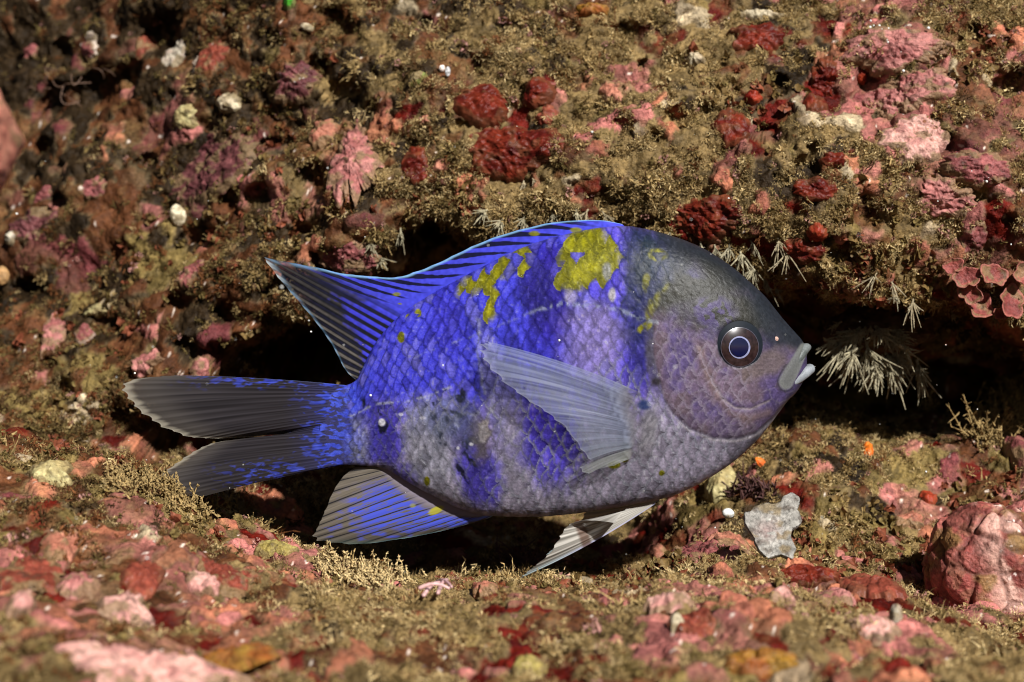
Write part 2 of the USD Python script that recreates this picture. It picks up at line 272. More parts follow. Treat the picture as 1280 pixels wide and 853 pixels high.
# ------------------------------------------------------------------ larger growths and loose things on the reef, each a thing of its own
def frame_at(px, py, pull=0.0, rot=0.0):
    c, n = hit(px, py); c = c + np.array([0, -pull, 0])
    t1 = np.array([1.0, 0, 0]) - n * n[0]; t1 /= np.linalg.norm(t1); t2 = np.cross(t1, n); t2 *= -1 if t2[2] < 0 else 1
    a = math.radians(rot); r1, r2 = t1 * math.cos(a) + t2 * math.sin(a), -t1 * math.sin(a) + t2 * math.cos(a)
    return c, n, r1, r2
def patch(px, py, rx, ry, thick, seed, lump=.5, rough_edge=.6, rot=0, lobes=0, flare=0.0, cell=.0035):
    thick = thick * .62
    """a lobed body of growth that hugs the rock: returns vertices, faces, outline parameter r (0 centre, 1 rim)"""
    c, n, t1, t2 = frame_at(px, py, 0, rot); k = kk(c[1])
    # a slope seen at a grazing angle looks shorter: lengthen it along the slope
    ry2 = ry / max(.42, math.hypot(t2[2], t2[0])); R = max(rx, ry)
    nr, na = int(np.clip(R * .8, 10, 44)), int(np.clip(R * 3.0, 36, 170))
    r = np.linspace(0, 1, nr) ** .9; a = np.linspace(0, 2 * np.pi, na, endpoint=False)
    ca = np.stack([np.cos(a) * 1.4, np.sin(a) * 1.4, np.full(na, seed * 1.37)], -1)
    out = 1 + rough_edge * 2 * (fbm(ca * 1.2, 3, seed) - .5) + rough_edge * .7 * (fbm(ca * 5, 2, seed + 9) - .5) + (.10 * np.cos(a * lobes + seed) if lobes else 0)
    rr = r[:, None] * out[None]
    q = c + (rr * np.cos(a))[..., None] * t1 * rx * k + (rr * np.sin(a))[..., None] * t2 * ry2 * k
    _, j = T3.query(q.reshape(-1, 3), k=10); near = pos[j].mean(1).reshape(q.shape)
    base = q + n * np.clip(((near - q) @ n), -.5 * R * k, .5 * R * k)[..., None]
    r_ = np.broadcast_to(r[:, None], rr.shape)
    prof = np.clip(1 - r_ ** 2.2, 0, 1) ** .75 + flare * ss(.6, 1, r_)
    L = (fbm(base / cell, 3, seed + 5) - .5) * 2 * lump
    rg = 1 - np.abs(2 * fbm(base / (cell * .55) + 3, 2, seed + 6) - 1)
    hh = thick * 1e-3 * prof * (1 + L) + (.0009 * (rg - .7) + .0007 * (noise(base / .0011, seed) - .5) + .0004 * (noise(base / .0006, seed + 2) - .5)) * ss(1, .85, r_) - .0008 * ss(.9, 1, r_) + .00025
    v = base + n * hh[..., None]
    f = grid_faces(nr, na, True)
    return v.reshape(-1, 3), np.vstack([tri(f)])[:, ::-1] if False else tri(f), r_.reshape(-1), c, n
def outward(v, f, n):
    m = np.cross(v[f[:, 1]] - v[f[:, 0]], v[f[:, 2]] - v[f[:, 0]]).sum(0)
    return f if m @ n > 0 else f[:, ::-1]
def pigment(v, r, c1, c2, seed, rim=None, speckle=0.0, dust=1.0):
    w = ss(.3, .7, fbm(v / .0035, 3, seed)); c = mixc(np.broadcast_to(np.array(c1, float), v.shape), c2, w)
    c = c * (.62 + .76 * fbm(v / .0016, 2, seed + 1))[:, None]
    c = mixc(c, (.17,.12,.055), .75 * dust * ss(.56, .66, fbm(v / .003 + 11, 3, seed + 4) + .22 * ss(.55, 1, r)))
    c = mixc(c, (.05,.03,.018), .6 * dust * ss(.60, .72, fbm(v / .0022 + 31, 3, seed + 7)))
    if rim is not None: c = mixc(c, rim, .8 * ss(.8, .95, r))
    if speckle: c = mixc(c, (.85, .78, .7), (noise(v / .0012 + 7, seed + 2) > 1 - speckle) * .85)
    return c
COL = dict(pink=((.40,.165,.14),(.27,.09,.08)), rose=((.27,.085,.078),(.155,.045,.043)), plum=((.16,.053,.052),(.09,.028,.029)), salmon=((.40,.165,.105),(.28,.10,.062)), red=((.065,.006,.004),(.135,.018,.008)), bright=((.16,.012,.007),(.23,.03,.012)),
    cream=((.50,.42,.28),(.36,.28,.18)), white=((.42,.37,.28),(.30,.22,.17)), yellow=((.36,.29,.09),(.24,.18,.05)), orange=((.75,.18,.02),(.6,.1,.015)), grey=((.38,.37,.34),(.27,.25,.23)), tan=((.26,.2,.1),(.18,.13,.06)), paleyellow=((.42,.36,.17),(.30,.23,.10)), green=((.06,.3,.02),(.04,.18,.02)), blush=((.55,.31,.25),(.42,.19,.16)), brick=((.22,.05,.03),(.13,.028,.016)), amber=((.20,.06,.015),(.25,.13,.02)))
serial = [100]
def growth(name, cat, label, px, py, rx, ry, thick, colour, m='crust', group=None, rim=None, speckle=0.0, keep_off=.85, **kw):
    dust = 1.0
    if m == 'sponge': keep_off = 1.15; dust = .25; kw.setdefault('rough_edge', .4)
    serial[0] += 1; s = serial[0]
    v, f, r, c, n = patch(px, py, rx, ry, thick, s, **kw)
    f = outward(v, f, n)
    covered.append((c, max(rx, ry) * kk(c[1]) * keep_off))
    c1, c2 = COL[colour]
    p = obj(name, (v, f), m, cd=pigment(v, r, c1, c2, s, rim, speckle, dust)); tag(p, label, cat, group); return p
def dots(px, py, sx, sy, n, rad, seed):
    """small raised pale dots on a patch; a list of meshes"""
    g = np.random.default_rng(seed); ms = []
    for _ in range(n):
        c, nrm = hit(px + g.normal() * sx, py + g.normal() * sy, 3); s = trimesh.creation.icosphere(1, rad * g.uniform(.6, 1.2))
        ms.append((np.array(s.vertices) + c + nrm * .0012, np.array(s.faces)))
    return join(ms)

G_SP = 'dark red sponges on the reef wall'
growth('encrusting_sponge','sponge','largest dark red lobed sponge, just above the fish\'s blue back',642,192,62,36,5.5,'red','sponge',lump=.45,lobes=3,cell=.005)
growth('encrusting_sponge','sponge','mottled red and mustard sponge left of the round red sponge',603,130,36,26,4.5,'red','sponge',lump=.5,cell=.004)
growth('encrusting_sponge','sponge','round dark red sponge knob above the largest lobed sponge',672,116,22,21,5,'red','sponge',lump=.3)
growth('encrusting_sponge','sponge','small red sponge with an orange flush beside the round sponge knob',684,147,16,15,4,'brick','sponge',lump=.3)
growth('encrusting_sponge','sponge','narrow dark red sponge left of the largest lobed sponge',520,207,17,27,3,'red','sponge')
growth('encrusting_sponge','sponge','wide dark red sponge under the ledge above the fish\'s forehead',884,272,52,30,4,'red','sponge',lump=.35,cell=.006)
growth('encrusting_sponge','sponge','dark red sponge hanging under the ledge right of the forehead sponge',1003,312,30,17,4,'red','sponge')
growth('encrusting_sponge','sponge','small bright red sponge cup at the ledge edge above the snout',1022,290,13,11,4,'bright','sponge')
growth('encrusting_sponge','sponge','broad red sponge near the top of the wall, right of the cream lump',945,48,36,21,3,'red','sponge')
growth('encrusting_sponge','sponge','upright red sponge patch left of the big dotted pink crust',1030,101,20,29,4,'red','sponge')
growth('encrusting_sponge','sponge','small red sponge just below the upright red patch',1020,131,16,11,3,'red','sponge')
growth('encrusting_sponge','sponge','sunken red sponge below the hooked dark hole',914,158,24,22,2.5,'red','sponge')
growth('encrusting_sponge','sponge','orange-red sponge bead under the hooked dark hole',941,124,12,10,4,'bright','sponge')
growth('encrusting_sponge','sponge','ragged dark red sponge between tan tufts above the snout',1018,237,29,17,3,'red','sponge')
growth('encrusting_sponge','sponge','small dark red sponge beneath the pale pink crust right of centre',1041,201,15,10,3,'red','sponge')
growth('encrusting_sponge','sponge','tiny orange-red sponge bead left of the dotted pink crust',1077,97,8,8,3,'bright','sponge')
growth('encrusting_sponge','sponge','red film of sponge at the left picture edge below the tail',18,540,26,40,2.5,'red','sponge')
growth('encrusting_sponge','sponge','rusty brown sponge lump ringed by pale crusts, front left ledge',178,727,27,20,4.5,'brick','sponge',lump=.3)
growth('encrusting_sponge','sponge','ochre and red sponge at the bottom edge left of centre',300,815,48,24,3,'amber','sponge',lump=.5)
growth('encrusting_sponge','sponge','dark red smear of sponge on the ledge left of the pink boulder',1010,722,40,13,3,'red','sponge')
growth('encrusting_sponge','sponge','red sponge bump on the ledge right of the grey chip',1090,735,44,22,3,'brick','sponge')
growth('encrusting_sponge','sponge','red and white mottled sponge low on the front ledge',868,787,30,17,3,'brick','sponge',speckle=.06)
growth('encrusting_sponge','sponge','ochre sponge patch along the bottom edge right of centre',955,832,50,15,3,'amber','sponge',lump=.5)
growth('encrusting_sponge','sponge','yellow-flecked red sponge at the top edge right of centre',738,12,20,10,3,'amber','sponge')
growth('orange_sponge','sponge','bright orange speck of sponge on the olive cave floor',1085,563,7,6,3,'orange','sponge')
growth('orange_sponge','sponge','tiny orange sponge dot just right of the fish\'s belly',951,579,5,4,3,'orange','sponge')
growth('orange_sponge','sponge','red-orange sponge bead above the pink boulder',1160,624,12,7,3,'bright','sponge')

def coralline(label, *a, **kw):
    return growth('coralline_crust', 'coralline alga', label, *a, **kw)
c0 = coralline('big pink coralline crust sprinkled with white dots, upper right',1122,58,62,32,3,'pink',lump=.5,keep_off=.75,cell=.005)
obj('pale_dots', dots(1118,56,22,14,44,.00042,5), 'particle', str(c0.GetPath()))
coralline('pale rose crust sheet below the dotted pink crust',1128,122,52,34,2,'pink',lump=.6,keep_off=.5)
coralline('knobbly pink crust on the bright shoulder right of the upper centre ledge',1142,172,44,30,2.2,'blush',lump=.6,keep_off=.5)
c1 = coralline('lilac pink crust with a few white dots near the right edge',1225,212,44,26,3,'rose',lump=.4,keep_off=.7)
obj('pale_dots', dots(1222,215,10,7,9,.00045,6), 'particle', str(c1.GetPath()))
coralline('ragged pink crust above the disc-shaped algae at right',1178,246,36,26,2.2,'pink',lump=.7,keep_off=.5)
coralline('square plum crust beside the disc-shaped red algae',1217,300,17,22,1.8,'rose',lump=.2)
coralline('round red-pink plate standing off the wall, upper left',183,60,15,16,3.2,'brick',lump=.1,rough_edge=.1)
coralline('red-pink folded plate right of the white crust, upper left',266,70,24,15,3,'brick',lump=.4)
coralline('plum pink plate with a pale top, upper left',113,62,15,13,3,'rose',rim=(.6,.5,.4))
coralline('small star-shaped pink plate near the left foreground rock',40,66,13,9,2.5,'rose',lobes=5)
coralline('wide purple-pink crust sheet across the left wall',262,208,74,38,1.6,'plum',lump=.7,keep_off=.5)
coralline('pimpled plum crust left of the upper centre turf',368,102,30,26,3.5,'plum',lump=.8,speckle=.05,cell=.0022)
coralline('pink knobbed crust between the left wall and the dark hollow',440,200,32,48,3,'pink',lump=.8,keep_off=.6)
coralline('salmon crust lump left of the pink knobbed crust',402,168,20,17,3,'salmon',lump=.7)
coralline('smooth purple plate at the left edge, half way up',42,282,38,22,2.6,'plum',lump=.15)
coralline('small pink plate above the smooth purple plate',56,246,15,10,2.5,'rose',lump=.2)
coralline('dull pink plate left of the white snail shell',121,236,18,17,2.5,'rose',lump=.3)
coralline('mauve pink crust tongue behind the tip of the dorsal fin',432,322,42,22,2.5,'rose',lump=.25)
coralline('salmon pink flake left of the narrow dark red sponge',532,151,9,8,2.5,'salmon',lump=.3)
coralline('salmon pink chip between two dark red sponges',553,208,13,10,3,'salmon',lump=.3)
coralline('pale salmon crust amid tan turf right of the round sponge',770,115,21,16,2,'salmon',lump=.6)
coralline('rosy crust knob low on the left wall above the tail',183,455,24,17,2.5,'pink',lump=.6)
coralline('pink knob right of the rosy crust above the tail',252,462,12,15,3,'pink',lump=.4)
coralline('pale pink wart on the left wall',107,418,13,10,3,'rose',lump=.3,rim=(.55,.4,.32))
coralline('pink crust block at the left below the purple plate',65,420,17,24,2.2,'pink',lump=.5)
coralline('pink crust scales low at the left of the tail',240,340,22,14,2.2,'rose',lump=.6)
coralline('red-pink crusted hump of ledge below the belly',880,690,52,25,3,'rose',lump=.6,keep_off=.7)
coralline('salmon crust facets left of the grey chip',905,673,28,17,3,'salmon',lump=.8)
coralline('rounded pink bead beside the dark gap under the pelvic fin',820,688,12,9,4,'salmon',lump=.2,rough_edge=.15)
coralline('small pink twin knobs on the ledge below the belly',605,738,16,9,3.5,'salmon',lump=.6)
coralline('long pale pink ridge on the blurred front ledge right of centre',835,755,36,11,4,'blush',lump=.4)
coralline('pale pink lump beside the front left rusty sponge',155,768,34,19,4,'blush',lump=.5)
coralline('pink shell-like lump left of the rusty sponge',95,735,26,15,3.5,'pink',lump=.5)
coralline('orange-pink blurred fan at the left of the front ledge',75,688,22,24,3,'salmon',lump=.3)
coralline('whitish pink button at the bottom left edge',26,758,17,12,4,'blush',lump=.2)
coralline('red crust slope behind the rusty sponge on the left ledge',275,716,48,20,2,'brick',lump=.5,keep_off=.6)
coralline('pale crust curl on the left ledge right of the rusty sponge',255,731,24,10,3,'blush',lump=.5)
coralline('broad pale pink foreground crust along the bottom left edge',190,846,125,26,5,'blush',lump=.35,keep_off=.8)
coralline('red crust wedge at the left picture edge of the front ledge',35,715,42,28,2,'brick',lump=.5,keep_off=.7)
coralline('pink crust patch left of the pink boulder on the ledge',1042,745,30,14,2.5,'pink',lump=.6)
coralline('cream pink bump low on the ledge, middle right',977,748,18,10,3.5,'blush',lump=.5)
coralline('pale pink crust near the lower right bottom edge',1095,785,36,15,2.5,'blush',lump=.6)
coralline('round pink ball crust at the right picture edge',1274,566,17,22,7,'rose',lump=.15,rough_edge=.12)
coralline('flat pink flake on the olive slope above the boulder',1137,652,22,9,2,'salmon',lump=.3)

# the pink boulder at the lower right
cb, _ = hit(1238, 790); cb = P(1240, 716, max(cb[1] + .006, -.012))
s = trimesh.creation.icosphere(6); u = np.array(s.vertices); g = np.random.default_rng(55)
plates = g.normal(size=(70, 3)); plates /= np.linalg.norm(plates, axis=1, keepdims=True)
d2, i2 = cKDTree(plates).query(u + .16 * np.stack([fbm(u * 3 + 3 * q, 3, q) - .5 for q in range(3)], -1), k=2); lob = ss(0, .13, d2[:, 1] - d2[:, 0]); pr = g.random(70)[i2[:, 0]]
rad = 1 + .45 * (fbm(u * 1.4, 3, 91) - .5) + .055 * lob * (.5 + pr) + .05 * (fbm(u * 9, 3, 92) - .5) + .02 * (noise(u * 30, 93) - .5)
v = cb + u * rad[:, None] * np.array([80, 74, 88]) * kk(cb[1]); covered.append((cb + np.array([0, -.012, 0]), 74 * kk(0)))
pc = pigment(v, np.zeros(len(v)), (.34,.105,.08), (.23,.055,.045), 777, dust=.4) * (.7 + .6 * pr)[:, None]
up = u @ np.array([.45, -.45, .75]); pc = mixc(pc, (.56,.33,.26), .9 * ss(.36, .52, fbm(v / .006, 3, 31)) * ss(.1, .6, u[:, 0] + .4 * (fbm(v / .012, 2, 33) - .5) + .62)); pc = mixc(pc, (.20,.12,.04), .8 * ss(.56, .66, fbm(v / .008 + 9, 3, 32))); pc = mixc(pc, (.06,.02,.015), .6 * (1 - lob)); pc = mixc(pc, (.75,.62,.55), .8 * (noise(v / .0011, 35) > .86) * ss(-.3, .3, u[:, 0]))  # pale right side and pale dots are highlights painted into the pigment
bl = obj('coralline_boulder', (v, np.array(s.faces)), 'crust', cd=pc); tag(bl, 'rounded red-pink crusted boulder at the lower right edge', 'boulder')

# whitish crusts
def pale(label, *a, **kw): return growth('bleached_crust', 'crust', label, *a, **kw)
pale('pale flaky crust right of the round red plate',218,66,19,15,2.5,'white',lump=1.0,rough_edge=.6)
pale('pale flake of crust below the folded red plate',247,86,9,16,2.5,'white',lump=.9,rough_edge=.5)
pale('small white crust near the upper left plum plate',116,48,8,7,3,'white',lump=.6)
pale('yellowish white scaly crust in the left wall\'s middle',230,146,20,17,2,'paleyellow',lump=.9,rough_edge=.5)
pale('cream scaly crust right of the yellowish scaly crust',285,128,17,14,2,'cream',lump=.9,rough_edge=.5)
pale('pale yellow flake on the left wall above the tail',122,388,16,8,3,'paleyellow',lump=.5)
pale('white speckled crust at the left edge half way down',14,298,8,9,2.5,'white',lump=.6)
pale('cream crust crumbs left of the tail fin tip',65,590,26,13,2.5,'paleyellow',lump=1.0,rough_edge=.6)
pale('cream round lump at the upper centre right of the turf shoulder',868,76,12,10,4,'cream',lump=.4)
pale('cream ridge along the top right of centre',950,20,30,6,2.5,'cream',lump=.8,rough_edge=.5)
pale('mustard yellow crust stripe on the mound below the anal fin',345,683,26,7,2.5,'yellow',lump=.8,rough_edge=.5)
pale('white bit of crust on the ledge left of the boulder',1120,770,9,6,3,'white',lump=.5)
pale('small yellowish crust lump at the bottom edge, below the pelvic fin',662,838,20,11,3,'yellow',lump=.6)
pale('cream pebble-like crust on the front ledge',846,784,11,8,4,'cream',lump=.4)
growth('green_alga','alga','pale green alga blob above the narrow red sponge',521,97,13,7,2.5,'tan',lump=.4,rim=(.2,.28,.06))
growth('green_alga','alga','vivid green alga tip at the top edge, left of centre',362,6,8,8,4,'green',lump=.3)
growth('yellow_sponge','sponge','pale yellow lumpy sponge under the fish\'s throat',901,606,22,16,6,'paleyellow','sponge',lump=.35,rough_edge=.25)

# disc-shaped leafy algae at right: overlapping cupped discs
def disc(px, py, r, tilt, seed, pull):
    c, n = hit(px, py); c = c + np.array([0, -pull, 0]); g = np.random.default_rng(seed)
    d = np.array([tilt[0], -1.0, tilt[1]]); d /= np.linalg.norm(d)
    t1 = np.cross(d, [0, 0, 1.0]); t1 /= np.linalg.norm(t1); t2 = np.cross(d, t1); k = kk(c[1])
    a = np.linspace(0, 2 * np.pi, 44, endpoint=False); rr = np.linspace(0, 1, 12)
    out = 1 + .2 * np.sin(a * 2 + seed) + .10 * np.sin(a * 5 + seed * 2) + .04 * np.sin(a * 9 + seed)
    cup = .3 * r * k * rr ** 2 + 0
    top = c + (rr[:, None] * out * np.cos(a))[..., None] * t1 * r * k + (rr[:, None] * out * np.sin(a))[..., None] * t2 * r * k + d * (cup[:, None] + .06 * r * k * rr[:, None] ** 2 * np.sin(a * 3 + seed))[..., None]
    bot = top[::-1] - d * .00035
    g2 = np.vstack([top, bot]); v = g2.reshape(-1, 3); f = tri(grid_faces(24, 44, True)); R = np.repeat(np.r_[rr, rr[::-1]], 44)
    vol = trimesh.Trimesh(v, f, process=False).volume
    if vol < 0: f = f[:, ::-1]
    return (v, f), R, c, r * k
disc_spec = [(1205,348,15,(-.2,.2),'rosy leafy disc alga highest in the overlapping cluster at right'),(1236,345,16,(.2,.3),'rosy leafy disc alga beside the square plum crust'),(1206,366,15,(-.4,-.1),'pink leafy disc alga left of the cupped disc'),(1219,381,19,(0,.5),'deep cupped red disc alga lowest over the dark cave'),(1258,379,19,(.3,.3),'wide flat red disc alga right of the deep cupped disc'),(1272,341,14,(.2,.1),'small salmon disc alga by the right picture edge'),(1188,333,11,(-.2,0),'small pink disc alga left of the leafy cluster'),(1246,392,9,(.1,-.2),'smallest red disc alga between the two cave-edge discs')]
for k, (x, y, r, t, lab) in enumerate(disc_spec):
    m, R, c, rad = disc(x, y, r, t, 20 + k, .003 + .001 * (k % 3)); covered.append((c, rad))
    tag(obj('disc_alga', m, 'crust', cd=pigment(m[0], R, (.27,.068,.055), (.17,.04,.035), 300 + k, rim=(.33,.10,.08))), lab, 'alga', 'disc-shaped algae at the cave\'s right edge')

# hydroid-like pale fingers
plain_mat('polyp_cream', (.40,.35,.225), rough=.5, var=.5, trans=.35); plain_mat('polyp_white', (.38,.31,.19), rough=.5, var=.5, trans=.3); plain_mat('twig_pink', (.6,.36,.34), rough=.5, var=.3)
def fingers(c, dirs, lens, rad, g, curl=.3, sides=6):
    ms = []
    for d, L in zip(dirs, lens):
        d = d / np.linalg.norm(d); b = g.normal(size=3) * curl; t = np.linspace(0, 1, 6)[:, None]; c = c + g.normal(size=3) * L * .10
        p = c + d * L * t + b * L * t ** 2 * .5 + np.array([0, 0, -.25 * L]) * t ** 2 * curl
        ms.append(tube(p, rad * np.array([1, 1.05, .95, .85, .7, .4]) * g.uniform(.8, 1.15), sides))
    return ms
def colony(label, heads, m, seed, group=None, y=None, base=None):
    """heads: (px, py, size px, direction (x, z), fingers)"""
    g = np.random.default_rng(seed); t = thing('polyp_colony', label, 'polyp colony', group)
    if base:
        bx, by, brx, bry, bd = base
        s = trimesh.creation.icosphere(4); v = np.array(s.vertices); v = v * (1 + .5 * (fbm(v * 1.8 + seed, 4, seed) - .5))[:, None]
        ctr = P(bx, by, y + bd); v = ctr + v * np.array([brx * kk(y), bd * 1.0, bry * kk(y)])
        obj('holdfast', (v, np.array(s.faces)), 'rock', t, cd=pigment(v, np.zeros(len(v)), (.10,.05,.03), (.05,.028,.015), seed))
    for px, py, size, (dx, dz), nf in heads:
        if y is None: c, n = hit(px, py); c = c + n * .0002
        else: c = P(px, py, y + g.normal() * .0015)
        k = kk(c[1]); main = np.array([dx, -.6, dz]); main /= np.linalg.norm(main); L = size * k
        size = size * .86; L = size * k; w = 1.05 * k * np.clip(size / 24, .6, 1.3) * g.uniform(.8, 1.2); ms = []
        fan = np.cross(main, [g.normal() * .7, 1.0, g.normal() * .5]); fan2 = np.cross(fan, main); fan /= np.linalg.norm(fan) + 1e-9
        st = c + main * L * .28; tt = np.linspace(0, 1, 4)[:, None]
        ms.append(tube(c + (st - c) * tt, w * np.array([1.7, 1.6, 1.5, 1.5]), 8))
        for q in np.linspace(-1, 1, int(nf * 1.9)):
            d = main + fan * q * g.uniform(.5, .95) + fan2 * g.normal() * .35 + g.normal(size=3) * .14; d /= np.linalg.norm(d); ll = L * g.uniform(.4, 1.0) * (1 - .2 * abs(q)); tt = np.linspace(0, 1, 7)[:, None]
            p = st + d * ll * tt + (main * .35 + np.array([0, 0, -.3]) + g.normal(size=3) * .42) * ll * tt ** 2
            ms.append(tube(p, w * np.array([1.25, 1.2, 1.1, 1.0, .85, .65, .35]) * g.uniform(.8, 1.15), 7))
            if g.random() < .6: e = d + g.normal(size=3) * .4; e /= np.linalg.norm(e); ms.append(tube(p[3] + e * ll * .4 * np.linspace(0, 1, 4)[:, None], w * np.array([.9, .8, .65, .3]), 6))
        v, f = join(ms); obj('polyp', (v, f), m, t)
    return t
colony('cream polyp colony spreading in the cave right of the mouth',
   [(1052,402,22,(-.9,-.5),7),(1050,424,26,(-1,-.5),9),(1056,434,32,(-.7,-.9),9),(1066,430,38,(-.2,-1),9),(1083,428,34,(.1,-1),8),(1098,448,36,(-.3,-1),10),(1112,452,34,(.1,-1),10),(1122,448,26,(.5,-.8),7),(1146,450,36,(.1,-1),11),(1060,412,26,(-.6,-.7),6),(1110,412,22,(0,-1),5)] + [(1092 + 40 * math.cos(q * 2.4) * (.35 + .65 * ((q * 7) % 10) / 10), 428 + 20 * math.sin(q * 2.4), 16 + (q * 7) % 17, (1.3 * math.cos(q * 2.4), -.75 + .4 * math.sin(-q * 2.4)), 7) for q in range(34)], 'polyp_cream', 3, y=.045, base=(1098,412,72,30,.012))
for lab, hd, mt, sd in [
 ('bright white stubby fingers at the cave lip right of the snout',[(1096,340,24,(-.6,-.8),7),(1113,352,18,(.4,-.7),6)],'polyp_white',11),
 ('white finger tuft below the leafy ledge in the cave mouth',[(1142,372,26,(-.3,-1),7)],'polyp_white',12),
 ('small pale finger tuft hanging in the cave',[(1120,366,16,(-.4,-1),5),(1126,402,15,(0,-1),5)],'polyp_cream',13),
 ('pale fingers at the ledge below the cave\'s right discs',[(1243,392,15,(0,-1),6),(1190,388,14,(0,-1),5)],'polyp_cream',14),
 ('cream fingers fringing the ledge just above the blue dorsal fin',[(612,262,22,(-.8,-.4),8),(630,272,24,(-.4,-.8),9),(655,268,22,(0,-1),9),(690,264,22,(.2,-1),9),(720,262,20,(.1,-1),8)],'polyp_cream',15),
 ('white branching fingers on the ledge above the yellow blotch',[(735,262,22,(-.4,-.6),7),(752,264,22,(.4,-.7),8)],'polyp_white',16),
 ('white finger sprig on the lowest edge of the largest sponge',[(655,226,16,(0,-1),5),(666,224,10,(.5,-.6),4)],'polyp_white',17),
 ('cream finger fringe above the fish\'s forehead',[(840,288,18,(-.5,-.8),7),(876,302,20,(0,-1),8),(893,306,18,(.2,-1),7)],'polyp_cream',18),
 ('cream fingers hanging between two red sponges above the eye',[(912,305,24,(-.2,-1),9),(925,312,26,(.1,-1),9),(940,330,24,(0,-1),8),(938,300,20,(.4,-.9),7)],'polyp_cream',19),
 ('thin white fingers hanging near the snout from the red cup',[(972,298,22,(.2,-1),7),(984,312,24,(-.2,-1),6)],'polyp_white',20),
 ('dim tan fingers low in the cave above the nose',[(955,345,22,(.2,-1),6),(968,356,20,(.3,-1),5)],'polyp_cream',21),
 ('tan fingers at the left edge of the dark hollow',[(463,300,22,(.2,-1),6),(470,318,20,(.5,-.8),7)],'polyp_cream',22),
 ('tan fingers hanging over the dark hollow behind the dorsal fin',[(500,285,20,(.1,-1),5),(518,288,22,(.2,-1),6)],'polyp_cream',23),
 ('white star tuft in the hooked hole right of the cream lump',[(912,126,14,(0,-.6),6)],'polyp_white',24),
 ('white thread fingers over the sunken red sponge',[(940,150,18,(-.3,-1),3)],'polyp_white',25)]:
    colony(lab, hd, mt, sd)
t = thing('branched_alga', 'thin pale pink branched alga lying on the ledge under the belly', 'alga'); g = np.random.default_rng(9)
ms = []
for (x0, y0, x1, y1) in [(525,746,562,752),(545,738,565,750),(530,755,552,744),(548,752,560,740)]:
    a, _ = hit(x0, y0); b_, _ = hit(x1, y1); a = a + [0, -.002, .002]; b_ = b_ + [0, -.002, .003]
    tt = np.linspace(0, 1, 7)[:, None]; ms.append(tube(a + (b_ - a) * tt + np.array([0, 0, .001]) * np.sin(tt * 3.1), .0004 * np.linspace(1.2, .8, 7), 6))
obj('twigs', join(ms), 'twig_pink', t)
t = thing('feather_alga', 'dusky purple bushy alga between the yellow sponge and the grey chip', 'alga'); g = np.random.default_rng(14)
plain_mat('alga_purple', (.10,.045,.04), rough=.6, var=.4, trans=.2)
ms = []
for _ in range(46):
    x, y = 938 + g.normal() * 15, 614 + g.normal() * 6; c, n = hit(x, y); d = np.array([g.normal() * .6, -.5 + g.normal() * .3, 1.0])
    ms += fingers(c, [d, d + g.normal(size=3) * .5, d + g.normal(size=3) * .6], np.array([26, 18, 15]) * kk(c[1]) * g.uniform(.5, 1), .00028, g, .4, 4)
obj('fronds', join(ms), 'alga_purple', t)
t = thing('feather_alga', 'dark star-shaped weed and red sprigs standing in the shadow under the belly', 'alga'); ms = []
for _ in range(46):
    x, y = 655 + g.normal() * 22, 700 + g.normal() * 5; c, n = hit(x, y); d = np.array([g.normal() * .7, -.5 + g.normal() * .3, 1.0])
    ms += fingers(c, [d, d + g.normal(size=3) * .5], np.array([24, 17]) * kk(c[1]) * g.uniform(.4, 1.1), .00028, g, .5, 4)
obj('fronds', join(ms), 'alga_purple', t)
t = thing('thread_alga', 'loose curling brown threads on the upper left wall', 'alga'); ms = []
plain_mat('thread', (.15,.085,.055), rough=.5, var=.3)
for _ in range(12):
    x, y = 85 + g.normal() * 30, 98 + g.normal() * 16; a = g.uniform(-.9, .4); L = g.uniform(12, 34); bend = g.normal() * 14; p = []
    y0 = hit(x, y)[0][1] - .004
    for s in np.linspace(0, 1, 9): p.append(P(x + math.cos(a) * L * s - math.sin(a) * bend * s * (1 - s) * 2, y - math.sin(a) * L * s - math.cos(a) * bend * s * (1 - s) * 2, y0 - .002 * math.sin(3 * s))[()])
    ms.append(tube(p, .00014, 4))
obj('threads', join(ms), 'thread', t)

# loose shells and stones
def pebble(name, cat, label, px, py, rx, ry, col1, col2, seed, pull=.002, rough_=.1, twist=0.0, m='crust'):
    c, n = hit(px, py); c = c + np.array([0, -pull, 0]); k = kk(c[1])
    s = trimesh.creation.icosphere(4); v = np.array(s.vertices); v = v * (1 + rough_ * 2 * (fbm(v * 1.3 + seed, 3, seed) - .5))[:, None]
    v = v * np.array([rx, min(rx, ry) * .8, ry]) * k; a = math.radians(twist); R = np.array([[math.cos(a), 0, -math.sin(a)], [0, 1, 0], [math.sin(a), 0, math.cos(a)]]); v = v @ R.T + c
    p = obj(name, (v, np.array(s.faces)), m, cd=pigment(v, np.zeros(len(v)), col1, col2, seed)); tag(p, label, cat)
pebble('snail_shell','shell','small cream snail shell on the left wall',224,270,10,14,(.72,.62,.42),(.55,.45,.3),41,twist=15)
pebble('white_pebble','pebble','tiny white pebble left of the grey chip',908,640,7.5,6,(.8,.8,.76),(.65,.65,.6),42,pull=.004)
pebble('white_grain','shell fragment','tiny white shell bead above the narrow red sponge',560,91,3.5,6,(.8,.8,.8),(.7,.7,.7),43)
pebble('white_grain','shell fragment','tiny round cream bead beside the white shell bead',553,87,4,4.5,(.7,.6,.5),(.6,.5,.45),44)
pebble('cream_pebble','pebble','cream pebble high on the wall near the thread tangle',385,36,9,5,(.5,.42,.28),(.4,.3,.2),45,twist=-20)
pebble('cream_pebble','pebble','dim yellow pebble at the far left edge of the wall',5,345,9,12,(.45,.25,.1),(.3,.18,.08),46)
